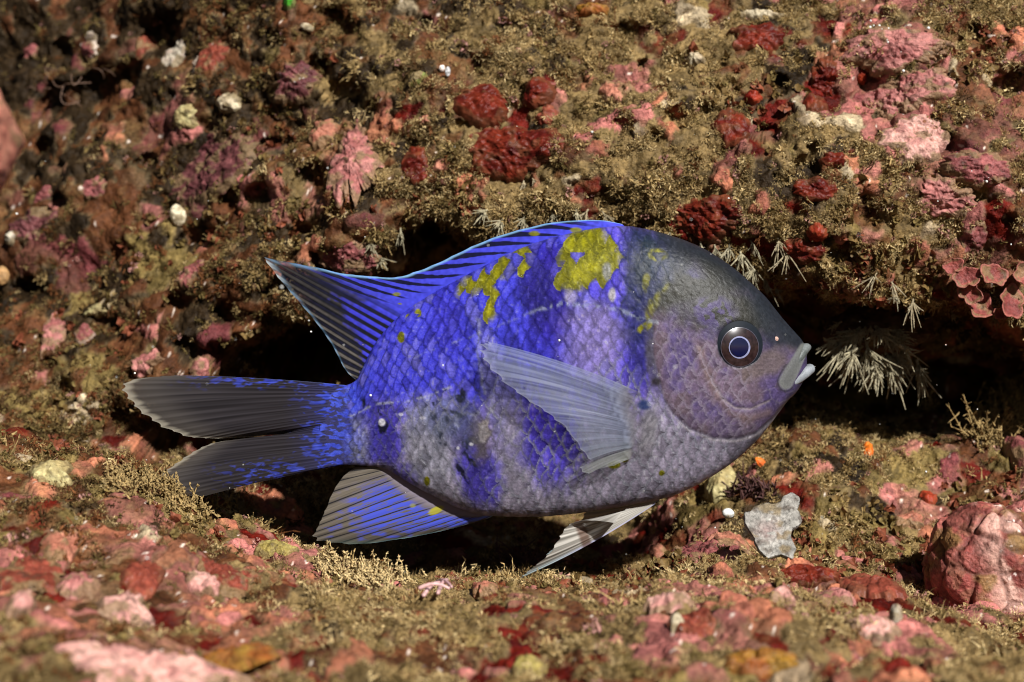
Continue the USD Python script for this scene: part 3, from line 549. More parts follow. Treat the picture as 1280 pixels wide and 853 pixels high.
# grey flat chip of dead shell leaning on the ledge
out_px = np.array([(932,642),(944,634),(962,630),(975,627),(979,619),(988,616),(998,621),(1000,632),(992,634),(1001,643),(1002,652),(992,662),(988,672),(996,688),(991,700),(984,697),(976,694),(960,700),(950,690),(940,670),(931,655)], float)
c, n = hit(966, 700); c2, _ = hit(966, 622)
yb = c[1] - .002
from shapely.geometry import Polygon
a2 = np.vstack([out_px, out_px[:1]]); dl = np.r_[0, np.cumsum(np.hypot(*np.diff(a2, axis=0).T))]; tq = np.linspace(0, dl[-1], 120, endpoint=False)
ring = np.stack([np.interp(tq, dl, a2[:, 0]), np.interp(tq, dl, a2[:, 1])], -1); ctr = np.array([966., 662.])
rr = np.linspace(0, 1, 26); gp = ctr + (ring[None] - ctr) * rr[:, None, None]; gp += (noise(np.concatenate([gp / 7, np.zeros(gp.shape[:2] + (1,))], -1), 3)[..., None] - .5) * 4 * ss(.7, 1, rr)[:, None, None]
tz = (700 - gp[..., 1]) / 85; yy = yb + tz * .013
top = P(gp[..., 0], gp[..., 1], yy); nrm = np.array([0, -.85, .5]); nrm /= np.linalg.norm(nrm)
nh = (fbm(top / .003, 4, 9) - .5) * .0016
top = top + nrm * (nh * (1 - rr[:, None] ** 4) + .0004)[..., None]; bot = top[::-1] - nrm * .0014
v = np.vstack([top, bot]).reshape(-1, 3); f = tri(grid_faces(52, 120, True)); f = f if trimesh.Trimesh(v, f, process=False).volume > 0 else f[:, ::-1]
pq = to_px(v); cc = pigment(v, np.zeros(len(v)), (.33,.31,.275), (.22,.205,.18), 50); cc = mixc(cc, (.22,.13,.12), .6 * np.exp(-((pq[:, 0] - 960) / 14) ** 2 - ((pq[:, 1] - 662) / 12) ** 2) * (noise(v / .001, 8) > .3))
tag(obj('shell_chip', (v, f), 'rock', cd=cc), 'flat grey chip of dead shell propped on the ledge below the head', 'shell fragment'); covered.append((c + [0, .004, .006], .008))
# foreground rock at the left picture edge
s = trimesh.creation.icosphere(5); v = np.array(s.vertices); v = v * (1 + .5 * (fbm(v * 1.6 + 3, 4, 77) - .5))[:, None]
v = P(-38, 165, -.14) + v * np.array([44 * kk(-.14), .02, 80 * kk(-.14)])
tag(obj('overhanging_rock', (v, np.array(s.faces)), 'crust', cd=pigment(v, np.zeros(len(v)), (.5,.22,.15), (.36,.13,.09), 60)), 'blurred salmon rock knob poking in at the upper left edge', 'rock')

# ------------------------------------------------------------------ turf: uncountable little fronds growing all over the rock
def frond_mesh(seed, style):
    g = np.random.default_rng(seed); vs, fs, n = [], [], 0
    def blade(p0, d, L, w, segs=3, bend=.4):
        nonlocal n
        d = d / np.linalg.norm(d); side = np.cross(d, g.normal(size=3)); side /= np.linalg.norm(side) + 1e-9; b = g.normal(size=3) * bend; pts = []
        for s in np.linspace(0, 1, segs + 1):
            p = p0 + d * L * s + b * L * s * s * .5; ww = w * (1 - s * .75)
            vs.extend([p - side * ww, p + side * ww]); pts.append(p)
        for k in range(segs): a = n + 2 * k; fs.extend([[a, a + 1, a + 3], [a, a + 3, a + 2]])
        n += 2 * segs + 2; return pts, d
    if style == 'fuzz':
        for _ in range(13):
            d = np.array([g.normal() * .75, g.normal() * .75, 1.0]); pts, dd = blade(np.array([g.normal() * .25, g.normal() * .25, -.15]), d, g.uniform(.5, 1.15), .06)
            for p in pts[1:]: blade(p, dd + g.normal(size=3) * .9, g.uniform(.15, .38), .055, 1)
    elif style == 'bead':
        for _ in range(10):
            d = np.array([g.normal() * .8, g.normal() * .8, .8]); pts, dd = blade(np.array([g.normal() * .3, g.normal() * .3, -.15]), d, g.uniform(.3, .75), .09, 2)
            for _k in range(3): blade(pts[-1], g.normal(size=3), .2, .11, 1)
    else:   # ruffled leaflets
        for _ in range(4):
            d = np.array([g.normal() * .8, g.normal() * .8, .7]); d /= np.linalg.norm(d); s = np.cross(d, g.normal(size=3)); s /= np.linalg.norm(s); nn_ = np.cross(d, s)
            p0 = np.array([g.normal() * .3, g.normal() * .3, -.1]); a = np.linspace(-1.2, 1.2, 9); ph = g.uniform(0, 6); L = g.uniform(.55, 1.0); base = n
            vs.append(p0); n += 1
            for R_ in (.55, 1.0):
                for q in a: vs.append(p0 + L * R_ * (d * math.cos(q) + s * math.sin(q) * .8) * (1 + .12 * math.sin(5 * q + ph)) + nn_ * .13 * R_ * R_ * math.sin(4 * q + ph)); n += 1
            for k in range(8):
                fs.append([base, base + 1 + k, base + 2 + k]); fs.extend([[base + 1 + k, base + 10 + k, base + 11 + k], [base + 1 + k, base + 11 + k, base + 2 + k]])
    return np.array(vs), np.array(fs)
TC = dict(tan=(.36,.25,.105), straw=(.56,.42,.205), olive=(.17,.12,.042), umber=(.075,.042,.017), rust=(.17,.066,.024), blush=(.42,.22,.18))
for k, c_ in TC.items(): plain_mat('turf_' + k, c_, rough=.7, spec=.06, var=.65, scale=1500, trans=.25)
for k, c_ in dict(brown=(.16,.10,.035), redbrown=(.20,.06,.03)).items(): plain_mat('leaf_' + k, c_, rough=.45, spec=.12, var=.5, scale=900, trans=.2)
cov_c = np.array([c for c, _ in covered]); cov_r = np.array([r for _, r in covered])
def scatter(name, label, cat, idx, size, protos, choice):
    """PointInstancer of fronds standing on the vertices idx"""
    path = numbered(name); pi = UsdGeom.PointInstancer.Define(stage, path); tag(pi.GetPrim(), label, cat, kind='stuff')
    targets = []
    for j, (style, mt, sd) in enumerate(protos):
        v, f = frond_mesh(sd, style); o = usdkit.mesh(stage, f'{path}/prototypes/{style}_{j:03d}', (v, f), mat_of(mt)); targets.append(o.GetPath())
    pi.CreatePrototypesRel().SetTargets(targets)
    d = alln[idx] + rng.normal(size=(len(idx), 3)) * .35 + np.array([0, -.15, .12]); d /= np.linalg.norm(d, axis=1, keepdims=True)
    z = np.array([0, 0, 1.0]); ax = np.cross(z, d); ang = np.arccos(np.clip(d[:, 2], -1, 1)); ax /= np.linalg.norm(ax, axis=1, keepdims=True) + 1e-9
    spin = rng.uniform(0, 2 * np.pi, len(idx))
    from scipy.spatial.transform import Rotation as Rn
    q = (Rn.from_rotvec(ax * ang[:, None]) * Rn.from_rotvec(np.stack([0 * spin, 0 * spin, spin], 1))).as_quat()
    pi.CreatePositionsAttr(Vt.Vec3fArray.FromNumpy(pos[idx].astype(np.float32)))
    pi.CreateOrientationsAttr(Vt.QuathArray([Gf.Quath(float(w), float(x), float(y), float(zz)) for x, y, zz, w in q]))
    sc = size[:, None] * rng.uniform(.75, 1.25, (len(idx), 3)); pi.CreateScalesAttr(Vt.Vec3fArray.FromNumpy(sc.astype(np.float32)))
    pi.CreateProtoIndicesAttr(Vt.IntArray.FromNumpy(choice.astype(np.int32)))
dens = np.array([1.0, .8, .10, .10, .12, .05, .25, .42, .8])[kind] * (.12 + 1.5 * ss(.40, .66, fbm(pos / .006 + 2, 3, 150))) * (.4 + 1.2 * ss(.4, .6, fbm(pos / .02 + 7, 2, 151)))
cd_, ci_ = cKDTree(cov_c).query(pos, k=4); keep_w = np.clip((cd_ / cov_r[ci_]).min(1), 0, 1.25); keep_w = .12 + .88 * ss(.45, 1.2, keep_w); keep = keep_w > .9
inview = (PX[:, 0] > -120) & (PX[:, 0] < 1400) & (PX[:, 1] > -140) & (PX[:, 1] < 1000)
dens = dens * keep_w * (1 + 2.5 * ((alln[:, 2] < -.05) & (pos[:, 1] < .06))) * inview * np.where(pos[:, 1] > .10, .15, 1) * np.where(alln[:, 1] > .5, 0, 1)
styles = [('fuzz', 'turf_tan', 1), ('fuzz', 'turf_tan', 2), ('bead', 'turf_tan', 3), ('fuzz', 'turf_straw', 4), ('bead', 'turf_straw', 5), ('fuzz', 'turf_olive', 6), ('bead', 'turf_olive', 7), ('fuzz', 'turf_umber', 8), ('bead', 'turf_umber', 9), ('fuzz', 'turf_rust', 10), ('bead', 'turf_blush', 11)]
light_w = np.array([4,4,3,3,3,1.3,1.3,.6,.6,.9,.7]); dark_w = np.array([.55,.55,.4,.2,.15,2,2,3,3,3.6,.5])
lightness = 1 / (1 + np.exp(-(PX[:, 0] - 430 + .35 * (PX[:, 1] - 250)) / 70))  # turf darker towards the left: strobe falloff put into its colour
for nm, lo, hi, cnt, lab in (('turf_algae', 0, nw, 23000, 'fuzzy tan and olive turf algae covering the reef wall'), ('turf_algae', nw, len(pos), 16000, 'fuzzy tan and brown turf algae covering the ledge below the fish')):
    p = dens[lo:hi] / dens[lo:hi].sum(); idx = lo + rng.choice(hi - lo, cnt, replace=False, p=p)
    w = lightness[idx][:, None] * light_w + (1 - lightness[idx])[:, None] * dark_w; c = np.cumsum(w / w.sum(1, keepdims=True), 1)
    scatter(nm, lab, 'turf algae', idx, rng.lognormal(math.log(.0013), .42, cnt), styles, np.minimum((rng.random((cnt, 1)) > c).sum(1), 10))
leafz = [(1090,300,60,40,.8),(1140,345,70,35,1),(1190,420,60,20,.6),(1070,330,40,20,.8),(560,250,40,20,.8),(1130,690,55,35,1),(1060,650,60,30,.8),(1230,640,50,30,.8),(250,650,40,25,.5),(1200,60,60,40,.5),(930,120,60,50,.4),(300,260,140,120,.25),(90,430,90,120,.3),(720,710,140,25,.4),(1020,690,40,30,.8)]
ld = sum(w * np.exp(-((PX[:, 0] - x) / sx) ** 2 - ((PX[:, 1] - y) / sy) ** 2) for x, y, sx, sy, w in leafz) * np.where(keep, 1, .05) * inview * (pos[:, 1] < .09)
idx = rng.choice(len(pos), 1100, replace=False, p=ld / ld.sum())
scatter('ruffled_algae', 'small ruffled brown leaf algae tucked among the turf', 'leaf algae', idx, rng.uniform(.0014, .0030, 1100), [('leaf', 'leaf_brown', 21), ('leaf', 'leaf_brown', 22), ('leaf', 'leaf_redbrown', 23), ('leaf', 'turf_olive', 24)], rng.integers(0, 4, 1100))
# fluffy bush at the right edge
def bush(label, spots, mt, seed, n, L):
    g = np.random.default_rng(seed); t = thing('bushy_alga', label, 'alga'); ms = []
    for _ in range(n):
        x, y, sx, sy = spots[g.integers(len(spots))]; c, nrm = hit(x + g.normal() * sx, y + g.normal() * sy); d = np.array([g.normal() * .6 - .25, -.35 + g.normal() * .4, .9 + g.normal() * .3])
        k = kk(c[1]); LL = L * k * g.uniform(.5, 1.1); b = g.normal(size=3) * .3; tt = np.linspace(0, 1, 5)[:, None]; d /= np.linalg.norm(d)
        p = c + d * LL * tt + b * LL * tt ** 2; ms.append(tube(p, .00022 * np.array([1.3, 1.2, 1, .8, .5]), 4))
        for q in p[1:]:
            for _k in range(3): e = d + g.normal(size=3) * .8; e /= np.linalg.norm(e); ms.append(tube(q + e * np.linspace(0, .3 * LL * g.uniform(.5, 1), 3)[:, None], .00017 * np.array([1.2, 1, .6]), 4))
    obj('fronds', join(ms), mt, t)
bush('fluffy khaki alga bush at the right edge of the dark cave', [(1262,528,18,12),(1240,545,14,8),(1275,500,8,14)], 'turf_tan', 5, 190, 34)
bush('shaggy tan alga mound on the ledge under the anal fin', [(455,722,24,7),(478,730,10,6),(425,712,14,6)], 'turf_straw', 6, 170, 17)
bush('tan brown alga fringe in front of the lower tail lobe', [(215,612,26,8),(250,632,22,8),(170,606,18,6)], 'turf_tan', 7, 200, 22)

# ------------------------------------------------------------------ the fish
fx = np.arange(400, 1007, 1.25)
def prof(p): a = np.array(p, float); return PC(a[:, 0], a[:, 1])
top_f = prof([(395,486),(400,485),(430,482.5),(445,476),(455,457),(468,432),(485,410),(505,391),(530,374),(560,357),(600,336),(640,316),(680,301),(720,291),(755,285),(780,283.5),(810,288),(840,296),(870,307),(900,324),(930,347),(955,372),(975,397),(990,414),(1000,425),(1007,436)])
bot_f = prof([(395,583),(400,583),(430,581),(460,582),(480,585),(500,596),(520,608),(545,621),(575,635),(610,644),(660,645.5),(710,642),(760,635),(800,628),(830,622),(855,613),(885,597),(915,577),(940,555),(960,532),(975,513),(990,494),(1000,480),(1007,466)])
wid_f = prof([(395,1.2),(400,1.6),(415,5),(430,10),(450,15),(500,27),(560,41),(640,55),(720,63),(800,66),(860,63),(910,53),(950,39),(980,26),(998,16),(1007,7)])
def cross(theta):   # theta 0 top .. pi bottom on the near side
    return -np.cos(theta), np.sign(np.sin(theta)) * np.abs(np.sin(theta)) ** .72
def body_y(px, py):
    """depth of the near flank at a photo place"""
    t, b = top_f(px), bot_f(px); c = np.clip((py - (t + b) / 2) / ((b - t) / 2), -1, 1)
    return -wid_f(px) * S * np.sqrt(1 - c * c) ** .72
NF, NB = 340, 70
th = np.r_[np.linspace(0, np.pi, NF), np.linspace(np.pi, 2 * np.pi, NB + 2)[1:-1]]
cz, cy = cross(th)
X = np.broadcast_to(fx[:, None], (len(fx), len(th))); T_, B_ = top_f(fx)[:, None], bot_f(fx)[:, None]
Y = (T_ + B_) / 2 + (B_ - T_) / 2 * cz[None]; Wd = -wid_f(fx)[:, None] * cy[None]          # all in photo pixels
# scale lattice: overlapping rows, posterior edge free
dU = np.interp(fx, [400, 440, 500, 620, 1010], [1/9, 1/10.5, 1/13, 1/16.8, 1/15.5]); U1 = np.cumsum(dU) * 1.25
rowh = np.interp(fx, [400, 440, 500, 620, 1010], [6.5, 8, 11, 14, 13]); yc = np.interp(fx, [400, 450, 600, 700, 800, 1010], [532, 530, 490, 465, 455, 450])
wob = lambda s, a, sc: (fbm(np.stack([X / sc, Y / sc, np.zeros_like(X) + s], -1), 3, int(s)) - .5) * a
U = U1[:, None] + wob(1, 1.1, 55) + wob(21, .28, 9); V = (Y - yc[:, None]) / rowh[:, None] + wob(2, 1.3, 55) + wob(22, .34, 9)
bcu = np.full(X.shape, -1e9); be = np.zeros(X.shape); bdx = np.zeros(X.shape); bcv = np.zeros(X.shape)
a_, b_ = .92, 1.12
for dj in range(-1, 3):
    j = np.floor(V) + dj - .0; off = .5 * (j % 2)
    for di in range(-1, 3):
        cu = np.floor(U - off) + di + off; e = np.hypot((U - cu) / a_, (V - j) / b_); ok = (e < 1) & (cu > bcu)
        bcu, be, bdx, bcv = np.where(ok, cu, bcu), np.where(ok, e, be), np.where(ok, U - cu, bdx), np.where(ok, j, bcv)
srand = lambda s: noise(np.stack([bcu * 7.31 + s, bcv * 5.17, np.zeros_like(X)], -1), 200 + s)
SCX = np.interp(bcu - .45, U1, fx); SCY = np.interp(SCX, fx, yc) + bcv * np.interp(SCX, fx, rowh)     # a point in the exposed field of each scale
rim = ss(.74, .97, be); tilt = np.clip((a_ - bdx) / (2 * a_), 0, 1)
# head and gill cover
op_edge = [(800,385),(812,405),(811,440),(817,468),(824,495),(836,515),(856,533),(886,545),(915,547),(940,541),(964,522),(985,500)]
d_op, s_op = seg_dist(X, Y, op_edge); inside = s_op < 0
if np.mean(inside[(np.abs(X - 880) < 10) & (np.abs(Y - 480) < 10)]) < .5: inside = ~inside
sd = np.where(inside, d_op, -d_op)
head = ss(-2, 2, sd) * ss(380, 410, Y + (X - 820) * .25)
crown = ss(835, 905, X + .35 * (400 - Y)) * (Y < 460)
pre_edge = [(868,432),(874,455),(884,478),(896,497),(912,508),(932,510),(956,500)]
d_pre, s_pre = seg_dist(X, Y, pre_edge)
d_pre2, _ = seg_dist(X, Y, [(868,438),(878,470),(890,494),(906,514),(930,522),(955,514)])
g = np.random.default_rng(3)
def cells(sp, seed):
    gg = np.random.default_rng(seed); px_, py_ = np.meshgrid(np.arange(700, 1020, sp), np.arange(270, 640, sp)); q = np.stack([px_.ravel() + gg.normal(size=px_.size) * sp * .22 + (np.arange(px_.size) // px_.shape[1] % 2) * sp / 2, py_.ravel() + gg.normal(size=px_.size) * sp * .22], 1)
    d, i = cKDTree(q).query(np.stack([X + wob(5, 8, 12), Y + wob(6, 8, 12)], -1).reshape(-1, 2), k=2); return (d[:, 1] - d[:, 0]).reshape(X.shape), i[:, 0].reshape(X.shape), gg.random(len(q))
ch_e, ch_i, ch_r = cells(14, 4); fo_e, fo_i, fo_r = cells(7.5, 6)
eye_d = np.hypot(X - 918, Y - 431)
near = (np.arange(len(th)) < NF)[None]
body_sc = (1 - .5 * head) * (1 - .8 * crown)
H = body_sc * (tilt * .95 - rim * .25 + .25 * (srand(4) - .5)) * np.interp(X, [400, 432, 500, 650], [0, .4, .8, 1.0])
H += head * (1.3 * ss(-1, 12, sd) + .10 * ss(.5, 4, ch_e)) + (1 - head) * crown * .14 * ss(.5, 2.5, fo_e) - .8 * np.exp(-(sd / 2.6) ** 2) * ss(385, 420, Y)
H += -1.0 * np.exp(-(d_pre / 2.4) ** 2) + .8 * np.exp(-(d_pre2 / 5) ** 2) + .7 * np.exp(-((eye_d - 32) / 6) ** 2) - 1.2 * ss(30, 24, eye_d)
H += (noise(np.stack([X / 2.6, Y / 2.6, X * 0], -1), 8) - .5) * .25 + body_sc * (noise(np.stack([X / 7, Y / 1.5, X * 0 + 4], -1), 18) - .5) * .22
def tail_base(x, y):
    fz = lambda sx, sy, sd: noise(np.stack([x / sx, y / sy, x * 0 + sd], -1), sd)
    wx, wy = x + 7 * (fz(4, 3, 41) - .5) + 9 * (fz(11, 7, 42) - .5), y + 3 * (fz(5, 3, 43) - .5)
    m = np.maximum(ss(345, 425, x), np.maximum(ss(492, 478, y) * ss(190, 330, x) * .75, ss(566, 590, y) * ss(240, 330, x) * .65) * (x < 430))
    w_ = noise(np.stack([wx / 4.5, wy / 2.0, x * 0 + 8], -1), 8) * .55 + noise(np.stack([wx / 12, wy / 4, x * 0 + 12], -1), 12) * .45
    cc_ = np.broadcast_to(np.array((.030,.026,.029)), x.shape + (3,)); cc_ = mixc(cc_, (.035,.035,.10), ss(350, 430, x)); return mixc(cc_, mixc(np.broadcast_to(np.array((.03,.045,.36)), x.shape + (3,)), (.06,.09,.52), fz(6, 4, 45)), np.clip(m * 1.15, 0, 1) * ss(.52, .62, w_ + .20 * (m - .72)))
# --- pigment
nz = wob(11, 1, 28); nz2 = wob(12, 1, 9)
def blob(cx, cy, rx, ry, soft=.35, rot=0, xs=None, ys=None, w=.5):
    xs = X if xs is None else xs; ys = Y if ys is None else ys; a = math.radians(rot); dx, dy = xs - cx, ys - cy
    u, v = (dx * math.cos(a) + dy * math.sin(a)) / rx, (-dx * math.sin(a) + dy * math.cos(a)) / ry
    return ss(1 + soft, 1 - soft, np.hypot(u, v) + w * (nz + .7 * nz2))
BLUE, ROYAL, NAVY, VIO, LILAC, BELLY, SLATE, OLIVE, TEAL = map(np.array, [(.065,.065,.66),(.048,.028,.42),(.016,.014,.11),(.135,.095,.40),(.20,.16,.33),(.245,.22,.26),(.026,.032,.038),(.055,.054,.036),(.022,.040,.050)])
c = np.broadcast_to(BELLY, X.shape + (3,)).copy()
vert = (Y - T_) / (B_ - T_)
c = mixc(c, LILAC, .8 * ss(.80, .55, vert + .25 * nz))
c = mixc(c, VIO, ss(.78, .44, vert + .35 * nz + .12 * nz2) * ss(560, 640, X + 60 * nz))
c = mixc(c, BLUE, ss(.72, .38, vert + .3 * nz + .12 * nz2) * ss(840, 700, X + 60 * nz))
c = mixc(c, BLUE, .9 * blob(530, 430, 95, 78)); c = mixc(c, BLUE, .75 * blob(640, 445, 70, 60))
# blue, navy and grey bars down the flank
c = mixc(c, ROYAL, .85 * blob(684, 545, 40, 62, rot=-8)); c = mixc(c, ROYAL, .6 * blob(745, 350, 30, 60)); c = mixc(c, ROYAL, .9 * blob(690, 360, 34, 58)); c = mixc(c, ROYAL, .75 * blob(600, 590, 28, 42, rot=-25)); c = mixc(c, NAVY, .35 * blob(672, 360, 26, 44))
c = mixc(c, ROYAL, .85 * blob(480, 555, 30, 22)); c = mixc(c, ROYAL, .7 * blob(475, 520, 34, 18)); c = mixc(c, ROYAL, .6 * blob(510, 590, 22, 14, rot=25)); c = mixc(c, NAVY, .5 * blob(640, 450, 10, 30, rot=10))
c = mixc(c, ROYAL, .5 * blob(790, 440, 22, 46)); c = mixc(c, (.30,.24,.40), .55 * blob(735, 430, 36, 50))
c = mixc(c, (.27,.27,.30), .85 * blob(447, 552, 16, 34)); c = mixc(c, (.25,.25,.28), .8 * blob(536, 560, 26, 62, rot=-10)); c = mixc(c, (.12,.14,.19), .7 * blob(560, 515, 30, 26)); c = mixc(c, (.23,.22,.30), .6 * blob(620, 480, 16, 60, rot=-10))

# peduncle: speckled blue with pale centres
ped = ss(480, 425, X); c = mixc(c, mixc(np.broadcast_to(np.array((.03,.04,.09)), c.shape), (.06,.10,.75), ss(.3, .7, .6 * srand(1) + .4 * nz2 + .2)), .85 * ped); tl_ = ss(450, 405, X + 30 * nz2); c = mixc(c, mixc(np.broadcast_to(np.array((.05,.047,.07)), c.shape), (.085,.11,.70), ss(.42, .60, noise(np.stack([(X + 9 * nz2) / 4.5, (Y + 4 * nz) / 2.4, X * 0], -1), 8))), tl_)
# per-scale tone with a painted sheen, pale or dark rims
c *= (1 + body_sc * .9 * (srand(3) - .5))[..., None]; c = mixc(c, NAVY, .6 * body_sc * ss(.55, .9, srand(7)) * ss(.7, .5, vert)); c = mixc(c, (.16,.15,.42), .55 * body_sc * ss(.6, .9, srand(9)) * ss(.75, .5, vert))
upper = ss(.62, .42, vert + .15 * nz); rim_dark = mixc(np.broadcast_to(np.array((.02,.022,.16)), c.shape), (.05,.06,.09), ss(700, 800, X))
rim_pale = np.array((.42,.43,.47))
field = tilt * (1 - rim)
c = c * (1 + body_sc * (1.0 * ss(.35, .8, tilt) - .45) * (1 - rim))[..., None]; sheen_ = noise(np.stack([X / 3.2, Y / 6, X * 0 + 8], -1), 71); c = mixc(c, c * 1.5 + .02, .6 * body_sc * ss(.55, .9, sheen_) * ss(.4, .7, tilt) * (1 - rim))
brk = ss(.3, .6, fbm(np.stack([X / 14, Y / 14, X * 0 + 5], -1), 3, 66)); c = mixc(c, rim_dark, .38 * rim * body_sc * upper * brk); c = mixc(c, rim_pale, .66 * (.35 + .65 * brk) * rim * body_sc * (1 - upper) * ss(430, 520, X))
c = mixc(c, rim_pale, .30 * brk * rim * body_sc * ss(.35, .55, vert) * ss(690, 740, X) * ss(840, 800, X))
c = mixc(c, TEAL * (.7 + .6 * srand(15))[..., None], .9 * blob(822, 352, 40, 84, rot=15)); c = mixc(c, TEAL * .8, .8 * blob(792, 325, 20, 48)); c = mixc(c, NAVY * 1.4, .65 * blob(800, 425, 18, 60, soft=.6)); c = mixc(c, ROYAL * .55, .62 * blob(682, 400, 30, 110, soft=.6)); c = mixc(c, ROYAL * .6, .6 * blob(592, 560, 20, 80, soft=.6, rot=-8)); c = mixc(c, NAVY * 2, .55 * blob(476, 530, 22, 52, soft=.6)); c = mixc(c, ROYAL * .7, .45 * blob(560, 400, 22, 50, soft=.7)); c = mixc(c, (.27,.25,.30), .6 * blob(640, 540, 15, 62, soft=.6)); c = mixc(c, (.28,.23,.42), .5 * blob(742, 425, 28, 46, soft=.7)); c = mixc(c, NAVY * 1.6, .55 * blob(668, 362, 22, 48)); c = mixc(c, NAVY * 1.5, .45 * blob(640, 455, 14, 40, rot=10))
# yellow blotches follow the scales
YEL = np.array((.30,.285,.010)); SX, SY = .82 * SCX + .18 * X + 9 * (srand(12) - .5), .82 * SCY + .18 * Y + 12 * (srand(13) - .5)
def yb(*a, **k): return blob(*a, xs=SX, ys=SY, soft=.1, w=.25, **k)
cres = ss(.42, .58, tilt) * (1 - .5 * rim)
ym = np.maximum.reduce([yb(732,310,33,27,rot=-12), yb(722,344,19,30), yb(745,345,12,22), yb(752,325,16,30), yb(703,345,8,24), yb(628,340,36,15,rot=-34), yb(600,356,26,14,rot=-20), yb(648,323,12,12), yb(616,387,7,14,rot=10), yb(582,395,5,10), yb(626,396,4,6), cres * blob(813,384,8,20,soft=.25,rot=18,w=.55), cres * blob(827,369,7,14,soft=.25,rot=22,w=.55), cres * blob(802,409,10,5,soft=.25,rot=-30,w=.5), cres * blob(804,356,6,12,soft=.25,w=.7), cres * blob(818,321,11,7,soft=.3,w=.8),
  blob(524,392,5,6,soft=.15), blob(512,398,4,5,soft=.15), blob(503,422,4,6,soft=.15), blob(535,600,4,6,soft=.15), blob(765,577,8,5,soft=.15), blob(777,571,5,4,soft=.2), blob(823,588,4,4,soft=.2), blob(840,584,3,3,soft=.2)]) * (1 - .8 * ss(905, 870, 1000 - X) * 0)
yel = YEL * (.5 + .95 * srand(5))[..., None] * (.38 + .85 * ss(.25, .85, tilt))[..., None]; yel = mixc(yel, (.10,.105,.018), .6 * ss(.55, .8, be) * ss(1, .85, be)); yel = mixc(yel, (.30,.28,.03), .5 * ss(.85, .98, be)); yel = mixc(yel, (.60,.56,.02), .7 * blob(736, 336, 8, 6, soft=.6) + .6 * blob(722, 346, 10, 9, soft=.6))
ym = ym * (1 - .85 * (srand(16) > .74) * (Y > 318)); ym = ym * (1 - .45 * ss(.9, 1, be) * (1 - ss(.8, 1, ym))); c = np.where(ym[..., None] > 0, mixc(c, yel, ym), c)
# head
ck = mixc(np.broadcast_to(np.array((.19,.135,.15)), c.shape), (.12,.088,.20), np.clip(.35 * ch_r[ch_i] + .9 * ss(.35, .68, fbm(np.stack([X / 30, Y / 30, X * 0 + 4], -1), 3, 61)), 0, 1)); ck *= (.85 + .3 * ch_r[ch_i])[..., None]
ck = mixc(ck, (.34,.30,.34), .45 * ss(1.6, .3, ch_e) * ss(.38, .62, fbm(np.stack([X / 12, Y / 12, X * 0 + 9], -1), 3, 62))); ck = mixc(ck, (.16,.12,.14), .5 * ss(500, 540, Y))
fo = mixc(np.broadcast_to(OLIVE * .78, c.shape), (.13,.12,.10), .40 * ss(1.3, .3, fo_e) * ss(.4, .65, fbm(np.stack([X / 16, Y / 16, X * 0 + 2], -1), 3, 63))); vm = fbm(np.stack([(X + Y * .5) / 9, (Y - X * .5) / 3.2, X * 0], -1), 3, 64); fo = mixc(fo, (.20,.20,.18), .55 * np.exp(-((vm - .5) / .022) ** 2) * ss(.4, .6, fbm(np.stack([X / 25, Y / 25, X * 0 + 7], -1), 2, 65))); fo = mixc(fo, (.13,.09,.26), .7 * blob(885, 392, 26, 18) * (fo_r[fo_i] > .45))
c = mixc(c, fo, np.clip(crown + blob(850, 385, 40, 36), 0, 1) * (1 - .0)); c = mixc(c, ck, head * (1 - blob(905, 395, 60, 30)) )
c = mixc(c, SLATE, .9 * ss(34, 6, (Y - T_) * .8 + 22 * nz) * ss(800, 880, X)); c = mixc(c, SLATE * 1.1, .9 * ss(935, 965, X + .3 * (440 - Y)) * ss(448, 425, Y + 10 * nz))
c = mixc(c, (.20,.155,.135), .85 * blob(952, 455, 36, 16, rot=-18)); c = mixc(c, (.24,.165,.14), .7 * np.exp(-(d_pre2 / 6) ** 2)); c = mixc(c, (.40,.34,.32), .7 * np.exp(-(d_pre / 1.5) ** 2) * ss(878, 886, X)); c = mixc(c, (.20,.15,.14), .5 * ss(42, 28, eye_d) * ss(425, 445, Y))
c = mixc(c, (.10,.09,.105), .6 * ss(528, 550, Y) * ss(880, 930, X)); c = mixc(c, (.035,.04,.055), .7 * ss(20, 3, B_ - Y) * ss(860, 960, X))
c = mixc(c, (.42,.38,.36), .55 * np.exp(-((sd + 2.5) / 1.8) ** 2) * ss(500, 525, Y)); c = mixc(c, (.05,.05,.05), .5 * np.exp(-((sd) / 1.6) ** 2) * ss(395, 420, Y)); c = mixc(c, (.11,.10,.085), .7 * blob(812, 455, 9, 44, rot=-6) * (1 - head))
c = mixc(c, (.025,.02,.016), .9 * blob(815, 476, 6, 5, soft=.5, w=.2)); c = mixc(c, (.014,.02,.028), ss(31, 27, eye_d))
# lateral line, scars, scuffs
d_l, _ = seg_dist(X, Y + 5 * nz, [(818,404),(795,399),(770,388),(740,383),(700,381),(675,388),(650,399),(620,408),(590,420),(560,432),(520,446)])
dash = ss(.35, .6, noise(np.stack([X / 4, Y / 4, X * 0], -1), 17)); c = mixc(c, (.40,.46,.5), .5 * np.exp(-(d_l / 2.6) ** 2) * dash * ss(640, 690, X)); c = mixc(c, (.30,.32,.45), .35 * np.exp(-(d_l / 1.6) ** 2) * dash * (X < 690))
d_l, _ = seg_dist(X, Y + 4 * nz, [(565,484),(535,495),(510,501),(470,505),(440,520)]); c = mixc(c, (.50,.52,.55), .6 * np.exp(-(d_l / 1.7) ** 2) * dash)
for q in ([(585,500),(572,530)],[(600,400),(598,440),(606,490)],[(622,470),(612,520)],[(560,520),(600,515)]): d_l, _ = seg_dist(X + 8 * nz2, Y + 8 * nz2, q); c = mixc(c, (.40,.42,.42), .45 * np.exp(-(d_l / 2.0) ** 2))
